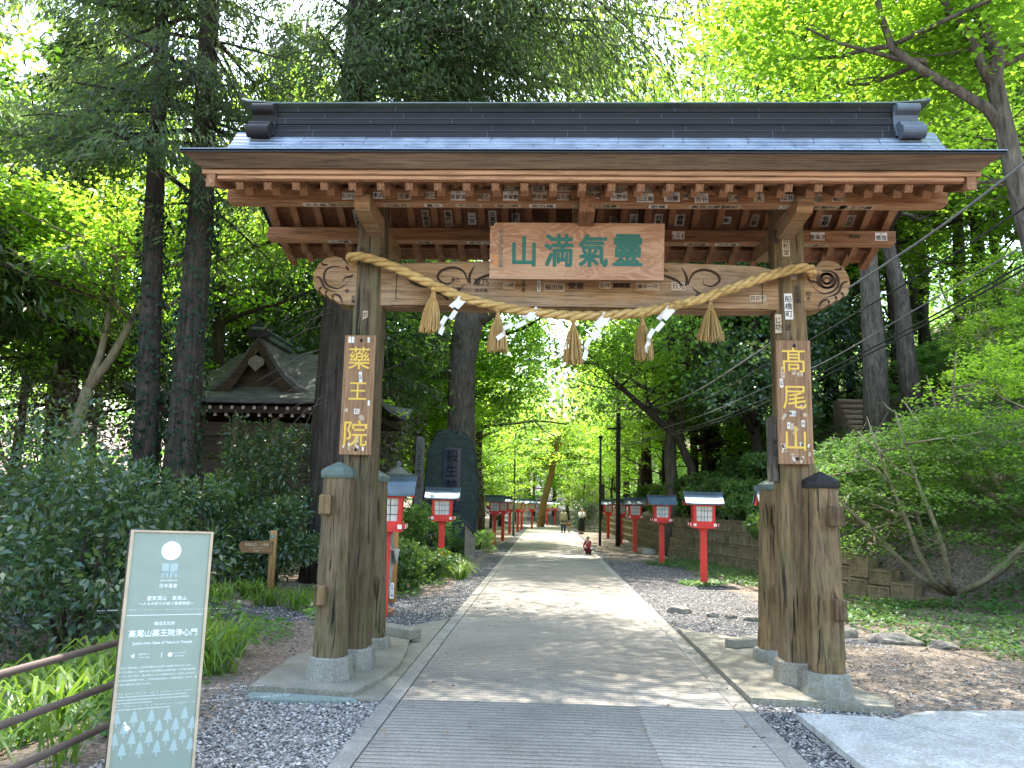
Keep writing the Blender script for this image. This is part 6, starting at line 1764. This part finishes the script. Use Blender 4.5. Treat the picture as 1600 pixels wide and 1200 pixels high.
# --- layered bush tree on the right, and its companions
def layered_bush(label, loc, seed, R, H, n, leaf, L, hits=(), stems=7, group=None, name='layered_shrub'):
    t = thing(name, label, 'shrub', loc, 0, group); m = MB(); rr = random.Random(seed); ends = []
    for i in range(stems):
        a = 6.28 * i / stems + rr.uniform(-.3, .3)
        pts = [Vector((0, 0, -.1))]; d = Vector((math.cos(a) * .9, math.sin(a) * .6, .45))
        for k in range(6):
            pts.append(pts[-1] + d.normalized() * (H * .19)); d = (d + Vector((rr.gauss(0, .25), rr.gauss(0, .25), .28))).normalized()
        m.tube(pts, [.062, .05, .042, .034, .026, .018, .008], 7)
        ends += pts[3:]
        for k in (2, 3, 4, 5):
            limb(m, pts[k], (rr.gauss(0, 1), rr.gauss(0, 1), .12), R * rr.uniform(.3, .55), .02, rr, 1, ends, 5)
    m.build('stems', BARK_PALE, t)
    lv = Leaves(seed); per = 95
    for i in range(n // per):
        th = rr.uniform(0, 6.28); q = math.sqrt(rr.random()); z = rr.uniform(.30, 1.0)
        rr2 = R * (1.0 if z < .7 else 1.15 - .55 * (z - .7) / .3)
        c = (math.cos(th) * q * rr2, math.sin(th) * q * rr2 * .8, H * z - .18 * H * q * q)
        lv.pad(c, rr.uniform(.22, .46) * R * .42, per, L, L * .55, .15, .12, .25)
    lv.build('foliage', leaf, t)
    return t
b = hit(1490, 925)
layered_bush('spreading shrub with grey stems and layered green leaves at right', b, 201, 2.3, 3.1, 23000, LF_MID, .078)
b2 = hit(1640, 900); layered_bush('layered green shrub cut by the right picture edge', (b2.x + .8, b2.y + 1.2, ground_z(b2.x + .8, b2.y + 1.2)), 202, 2.4, 3.3, 18000, LF_MAPLE, .078)
layered_bush('layered shrub right behind the right front post', (6.3, 8.8, ground_z(6.3, 8.8)), 203, 1.7, 1.9, 14000, LF_MID, .075)
layered_bush('layered shrub higher on the hillside below the log steps', (10.8, 10.6, ground_z(10.8, 10.6)), 204, 1.9, 2.2, 15000, LF_MAPLE, .08)
layered_bush('yellow green layered shrub on the upper hillside at the right edge', (12.2, 13, ground_z(12.2, 13)), 205, 2.5, 3.2, 15000, LF_MAPLE, .075)
layered_bush('layered shrub hugging the hillside trunk', (10.9, 15.5, ground_z(10.9, 15.5)), 206, 1.2, 1.5, 11000, LF_MID, .08)

# --- broadleaf evergreen shrubs
def shrub(name, label, loc, seed, R, n, leaf, L, W, group=None, lumps=22, flowers=0, stems=6):
    t = thing(name, label, 'shrub', loc, 0, group); rr = random.Random(seed); m = MB(); lv = Leaves(seed)
    for i in range(stems):
        a = rr.uniform(0, 6.28); q = rr.uniform(.3, .8)
        m.tube([(0, 0, -.15), (math.cos(a) * R[0] * q * .4, math.sin(a) * R[1] * q * .4, R[2] * .7), (math.cos(a) * R[0] * q, math.sin(a) * R[1] * q, R[2] * rr.uniform(1.1, 1.7))], [.03, .02, .008], 5)
    m.build('stems', BARK_DARK, t)
    per = n // lumps; tips = []
    for i in range(lumps):
        th = rr.uniform(0, 6.28); q = rr.uniform(.25, .95); z = rr.uniform(.25, 1.75)
        k = math.sqrt(max(.05, 1 - ((z - .9) / 1.05) ** 2))
        c = (math.cos(th) * q * R[0] * k, math.sin(th) * q * R[1] * k, R[2] * z)
        b = rr.uniform(.24, .42)
        lv.ball(c, (R[0] * b, R[1] * b, R[2] * b * .9), per, L, W, .35)
        tips.append((c[0], c[1] - R[1] * b, c[2] + R[2] * b * .6))
    lv.build('foliage', leaf, t)
    if flowers:
        for i in range(flowers):
            c = tips[i % len(tips)]; f = Leaves(seed + i)
            f.ball(c, (.085, .085, .07), 46, .035, .03, .6); f.build('flower_head', LF_FLOWER, t)
    return t
def gz(x, y): return (x, y, ground_z(x, y))
shrub('evergreen_shrub', 'big glossy dark evergreen shrub left of the information board', gz(-6.0, 2.2), 301, (1.5, 1.3, 1.25), 6200, LF_DARK, .12, .05, lumps=34)
shrub('evergreen_shrub', 'dark evergreen shrub at the far left edge above the railing', gz(-7.6, 1.4), 302, (1.6, 1.3, 1.5), 6000, LF_DARK, .12, .05, lumps=34)
shrub('evergreen_shrub', 'dark evergreen shrub filling the gap between left cedars and shrine', gz(-8.4, 5.2), 303, (1.7, 1.3, 1.5), 5600, LF_DARK, .11, .048, lumps=30)
shrub('evergreen_shrub', 'tall evergreen shrub with sunlit tips in front of the shrine hall', gz(-5.85, 8.1), 304, (1.15, 1.0, 1.72), 7200, LF_DARK, .11, .048, lumps=32)
shrub('evergreen_shrub', 'low dark evergreen shrub behind the guide post', gz(-4.95, 6.1), 305, (1.0, .8, .8), 4600, LF_DARK, .10, .045, lumps=26)
shrub('evergreen_shrub', 'dark evergreen shrub between the cedar pair and the guide post', gz(-6.0, 5.4), 306, (.95, .8, .95), 4200, LF_DARK, .10, .045, lumps=26)
shrub('evergreen_shrub', 'yellow green tipped shrub against the left wall of the shrine hall', gz(-6.6, 8.6), 307, (.8, .8, 1.1), 3400, LF_MID, .10, .045)
shrub('evergreen_shrub', 'leafy shrub behind the two left red lanterns', gz(-3.3, 13.0), 308, (.75, .7, .8), 3200, LF_MID, .09, .045)
shrub('evergreen_shrub', 'dark shrub at the foot of the slate monument', gz(-3.6, 15.4), 309, (.9, .6, .55), 3000, LF_DARK, .09, .04)
shrub('flowering_shrub', 'tall shrub with bronze pinkish leaves left of the slate monument', gz(-5.3, 18.0), 310, (1.3, 1.0, 2.6), 5200, LF_BLUSH, .11, .06, lumps=34)
shrub('flowering_shrub', 'bronze leaved shrub right of the slate monument', gz(-3.5, 22.0), 311, (1.0, .9, 1.7), 4200, LF_BLUSH, .11, .06, lumps=30)
shrub('flowering_shrub', 'bronze leaved shrub far left behind the pale trunk', gz(-11.6, 10.5), 312, (2.0, 1.4, 2.4), 5200, LF_BLUSH, .13, .07, lumps=34)
shrub('clipped_shrub', 'low rounded clipped shrub at the left path edge past the monument', gz(-2.45, 18.4), 313, (.62, 1.2, .36), 5200, LF_MID, .05, .026, lumps=30)
shrub('clipped_shrub', 'low leafy bush between the reading stand and the clipped shrub', gz(-2.9, 16.2), 314, (.5, .7, .34), 2600, LF_MID, .055, .03)
shrub('clipped_shrub', 'dark blue green conifer shrub right of the far walkers', gz(2.0, 43.0), 315, (.95, .9, 1.05), 4200, LF_DARK, .10, .03, lumps=30)
hyd = [(5.35, 10.4), (5.4, 11.7), (5.25, 13.0), (5.1, 14.4), (4.9, 15.9), (4.75, 17.6), (4.6, 19.4), (4.5, 21.5), (6.4, 11.4), (6.3, 13.3), (6.0, 15.5), (5.8, 18), (4.35, 24), (4.3, 27)]
hb = shrub('hydrangea_bush', 'hydrangea bush with dry flower heads growing above the retaining wall', gz(*hyd[0]), 320, (.78, .72, .58), 2900, LF_HYD, .13, .085, 'hydrangeas above the retaining wall', 22, 5)
hb2 = shrub('hydrangea_bush', 'hydrangea bush with dry flower heads growing above the retaining wall', gz(*hyd[1]), 321, (.85, .78, .62), 3100, LF_HYD, .13, .085, 'hydrangeas above the retaining wall', 22, 4)
for i, p in enumerate(hyd[2:]):
    copy_tree((hb, hb2)[i % 2], gz(*p), rnd.uniform(0, 6.28), scale=rnd.uniform(.85, 1.2))
shrub('hydrangea_bush', 'large leafy bush beside the near left lanterns at the gravel edge', gz(-2.95, 6.9), 330, (.55, .8, .42), 2600, LF_HYD, .11, .07)
shrub('hydrangea_bush', 'leafy bush between the map board and the left lantern', gz(-2.75, 8.6), 331, (.5, .6, .36), 2000, LF_HYD, .11, .07)

# --- strap leaved plants, ground cover, litter
def blades(name, label, spots, seed, L, W, n, kind_group, spread=.16):
    base = None
    for i, (x, y, s) in enumerate(spots):
        if base is None or i < 3:
            r = random.Random(seed + i); m = MB()
            for k in range(n):
                a = r.uniform(0, 6.28); l = L * r.uniform(.6, 1.15); w = W * r.uniform(.7, 1.2); q = r.uniform(.35, 1.0)
                o = Vector((r.gauss(0, spread * .5), r.gauss(0, spread * .5), -.02)); d = Vector((math.cos(a), math.sin(a), 0)); sd = Vector((-d.y, d.x, 0))
                pts = [o, o + d * l * .22 * q + Vector((0, 0, l * .42)), o + d * l * .55 * q + Vector((0, 0, l * (.68 - .1 * q))), o + d * l * .95 * q + Vector((0, 0, l * (.72 - .5 * q)))]
                ws = (w * .6, w, w * .8, w * .08)
                vv = []
                for p, ww in zip(pts, ws): vv += [p - sd * ww / 2, p + sd * ww / 2]
                m.add(vv, [(0, 1, 3, 2), (2, 3, 5, 4), (4, 5, 7, 6)], 0, True)
            o = m.build(name, LF_GRASS); tag(o, label, 'plant', kind_group); protos.append(o)
            base = o
        else:
            o = protos[-1 - (i % 3)].copy(); COL.objects.link(o)
        o.location = gz(x, y); o.rotation_euler = (0, 0, rnd.uniform(0, 6.28)); o.scale = (s,) * 3
protos = []
rs = random.Random(44)
blades('strap_leaf_plant', 'arching strap leaved plant in the sunny bed behind the pipe railing', [(rs.uniform(-4.9, -3.05), rs.uniform(-3.0, 1.2), rs.uniform(.8, 1.25)) for _ in range(42)], 400, .62, .030, 26, 'strap leaved plants behind the railing')
protos = []
blades('strap_leaf_plant', 'arching strap leaved plant around the foot of the guide post', [(rs.uniform(-5.9, -3.5), rs.uniform(3.9, 5.2), rs.uniform(.75, 1.1)) for _ in range(26)], 410, .48, .024, 24, 'strap leaved plants by the guide post')
protos = []
blades('strap_leaf_plant', 'bright strap leaved plant at the foot of the left lantern', [(rs.uniform(-3.0, -2.0), rs.uniform(9.0, 11.8), rs.uniform(.8, 1.1)) for _ in range(24)], 420, .55, .03, 24, 'strap leaved plants by the left lantern')
def cover(name, n, area, seed, L, mat, h=.05, cond=None):
    lv = Leaves(seed); r = lv.r; P = []
    while len(P) < n:
        x, y = r.uniform(area[0], area[1]), r.uniform(area[2], area[3])
        if cond and not cond(x, y, r): continue
        P.append((x, y, ground_z(x, y) + r.uniform(.0, h)))
    P = np.array(P); a = r.uniform(0, 6.28, n)
    D = np.stack([np.cos(a), np.sin(a), r.normal(.1, .3, n)], 1); N = np.stack([r.normal(0, .35, n), r.normal(0, .35, n), np.ones(n)], 1)
    k = r.uniform(.6, 1.25, n); lv.put(P, D, N, L * k, L * .8 * k)
    return tag(lv.build(name, mat), kind='stuff')
def blob(x, y): return math.sin(x * 2.3 + 1) * math.cos(y * 1.9) + .6 * math.sin(x * 5.1 + y * 3.7)
cover('ground_cover', 9500, (3.9, 11, 1.6, 8.5), 501, .075, LF_COVER, .12, lambda x, y, r: x > 4.3 + (2.6 - y) * .35 + .4 * blob(x, y) and blob(x, y) > -.45 and (y < 7.2 - .25 * (x - 4)))
cover('ground_cover', 3800, (2.6, 5.3, 7.6, 17), 502, .07, LF_COVER, .10, lambda x, y, r: x > wall_x(y) - 1.35 + .3 * blob(x, y) and x < wall_x(y) - .02)
cover('ground_cover', 700, (2.5, 3.5, 9.1, 10.2), 503, .06, LF_COVER, .06, lambda x, y, r: (x - 3.0) ** 2 + (y - 9.6) ** 2 < .3)
cover('ground_cover', 500, (2.5, 3.4, 14.7, 15.9), 504, .06, LF_COVER, .06, lambda x, y, r: (x - 2.95) ** 2 + (y - 15.2) ** 2 < .3)
cover('ground_cover', 3500, (-4.4, -2.15, 5.6, 14), 505, .07, LF_COVER, .10, lambda x, y, r: x < -2.35 - .25 * blob(x, y))
cover('ground_cover', 5200, (-9, -3.1, -3.5, 4), 506, .09, LF_COVER, .15, lambda x, y, r: blob(x, y) > -.2)
cover('undergrowth', 52000, (4.5, 30, 7, 62), 507, .20, LF_MID, .7, lambda x, y, r: x > wall_x(y) + .6 and blob(x * .6, y * .6) > -.75)
cover('undergrowth', 20000, (-26, -4.2, 9, 45), 508, .17, LF_MID, .5, lambda x, y, r: blob(x * .6, y * .6) > -.3 and not (-9.4 < x < -5.6 and 10 < y < 16))
cover('undergrowth', 5200, (5.3, 12, 6.8, 13), 511, .09, LF_COVER, .22, lambda x, y, r: x > wall_x(y) + .35 and blob(x * 1.3, y * 1.3) > -.2)
cover('fallen_leaves', 170, (-1.35, 1.4, -3, 9), 512, .04, LITTER, .05, lambda x, y, r: r.uniform() < abs(x) ** 1.5)
cover('fallen_leaves', 3200, (-4.4, 7, -3.4, 9), 509, .045, LITTER, .008, lambda x, y, r: (abs(x) > 1.6 and (r.uniform() < soil(x, y) ** 1.5 or r.uniform() < .06)))

# --- the woods around the path
WG = 'trees of the woods around the path'
mapA = broad_tree('maple_tree', 'bright green maple among the woods around the path', 'tree', 601, 9.0, 4.2, 2.6,   .17, (BARK_DARK, LF_MAPLE), 10500, .135, 'maple', WG)
mapB = broad_tree('maple_tree', 'bright green maple among the woods around the path', 'tree', 602, 11.0, 4.6, 3.4, .20, (BARK_DARK, LF_MAPLE), 11000, .135, 'maple', WG)
midA = broad_tree('broad_tree', 'mid green broadleaf tree among the woods around the path', 'tree', 603, 13.0, 4.4, 4.0, .24, (BARK_GREY, LF_MID), 11000, .15, 'mid', WG)
drkA = broad_tree('evergreen_tree', 'dark evergreen tree among the woods around the path', 'tree', 604, 10.0, 3.8, 2.0, .22, (BARK_DARK, LF_DARK), 16000, .15, 'mid', WG)
cedA = conifer('cedar_tree', 'tall dark cedar among the woods around the path', 605, 20, 5.5, 3.6, .32, (BARK_CEDAR, LF_CEDAR), 70, 330, .24, .055, WG)
lowA = broad_tree('maple_tree', 'bright green maple among the woods around the path', 'tree', 606, 6.0, 3.4, 1.3, .10, (BARK_DARK, LF_MAPLE), 11000, .125, 'maple', WG)
PR = dict(l=[lowA, 0], m=[mapA, 0], n=[mapB, 0], b=[midA, 0], d=[drkA, 0], c=[cedA, 0])
rw = random.Random(77)
def wood(kind, x, y, sc=1.0):
    o, used = PR[kind]
    s = sc * rw.uniform(.88, 1.15)
    if used == 0:
        place(o, x, y, rw.uniform(0, 6.28), s)
    else:
        copy_tree(o, (x, y, ground_z(x, y) - .05), rw.uniform(0, 6.28), scale=s)
    PR[kind][1] += 1
WOODS = [
    ('l', -5.4, 23.5), ('l', -6.7, 14.6, .85), ('l', 5.6, 22.5), ('l', 4.9, 28.5), ('l', -4.9, 30.5), ('l', -4.4, 37), ('l', 4.7, 36.5), ('l', -3.9, 45), ('l', 4.0, 46), ('l', 2.6, 55), ('l', -2.9, 60), ('l', .3, 66, 1.4), ('l', 3.4, 64, 1.3), ('l', -5.8, 52, 1.2), ('l', 7.4, 30, 1.1), ('l', 6.8, 43, 1.2), ('l', -7.6, 43, 1.2), ('l', 13.5, 17.0, 1.1),
    ('n', -9.5, 13.8, 1.5), ('m', -15, 15.5, 1.7), ('n', -5.2, 27.5, 1.7), ('n', 6.4, 25.5, 2.0), ('m', 14, 12.2, .8), ('n', -19, 16, 1.6),    ('m', 8.2, 22, 1.2), ('b', 3.9, 19.5, 1.0), ('n', 14, 19, 1.2), ('d', 6.2, 17.5, .8), ('d', 6.6, 21.5, .8), ('d', 5.6, 25, .75), ('n', 4.3, 30, 1.3), ('n', -14.5, 12, 1.1), ('b', -3.5, 30, 1.3), ('n', 11.5, 19.5, 1.3), ('b', 17.5, 16, 1.2),
    # maples leaning over the path behind the gate
    ('m', -4.6, 26), ('n', -5.0, 33), ('m', 4.8, 33), ('m', -4.2, 41), ('n', 4.6, 42), ('m', -3.6, 50), ('m', 3.8, 52), ('n', -5.5, 58), ('m', 1.5, 62), ('m', -1.5, 66), ('n', 5.5, 62), ('m', 6.4, 27), ('m', -6.5, 24),
    ('n', 6.8, 38), ('m', -7.5, 38), ('m', 0.5, 72), ('n', -4, 72), ('n', 4.5, 74),
    # dark slope right of the path
    ('d', 7.2, 19), ('d', 8.8, 27), ('d', 6.9, 23.5), ('d', 12, 27), ('b', 9.2, 29), ('d', 10.5, 23.5), ('d', 11.5, 26), ('c', 12, 31), ('b', 7.8, 33),
    # right hillside
    ('b', 14.5, 24), ('m', 15.0, 16.5), ('b', 14.5, 21), ('m', 16.5, 18), ('b', 18, 25), ('c', 17, 30), ('m', 19.5, 20), ('m', 11.0, 22.5), ('b', 22, 15), ('m', 22, 24),
    # left
    ('m', -13.5, 14), ('m', -15.5, 10), ('n', -12, 19), ('m', -17, 17), ('b', -16, 8.5), ('d', -13.5, 4.5, .7), ('m', -19, 12), ('n', -16, 24), ('m', -10.5, 21),  ('m', -9, 26), ('c', -12.5, 12), ('c', -11, 24), ('c', -6.2, 21), ('b', -7.5, 18.5),
    ('c', -13.5, 7.5), ('d', -9.5, 17), ('b', -6, 28), ('n', -11.5, 31), ('m', -14, 36), ('c', -9.5, 34), ('m', -21, 28), ('b', -24, 18), 
    # far sides
    ('b', 10, 46), ('n', 13, 38), ('c', 9, 52), ('b', -11, 46), ('c', -10, 54), ('n', -16, 50), ('b', 14, 56), ('c', -4.8, 62), ('c', 3.5, 80), ('c', -2.5, 82), ('d', 8, 70), ('d', -8, 70)]
for w_ in WOODS: wood(*w_)
# woods too far off to tell trees apart
lv = Leaves(900); r = lv.r
for i in range(520):
    a = r.uniform(-1.35, 1.35); d = r.uniform(80, 125); x, y = math.sin(a) * d, math.cos(a) * d * .95
    z = ground_z(x, y) + r.uniform(0, 16)
    lv.ball((x, y, z), (4, 4, 2.6), 120, .85, .6, .2)
tag(lv.build('far_woods', LF_MID), kind='stuff')
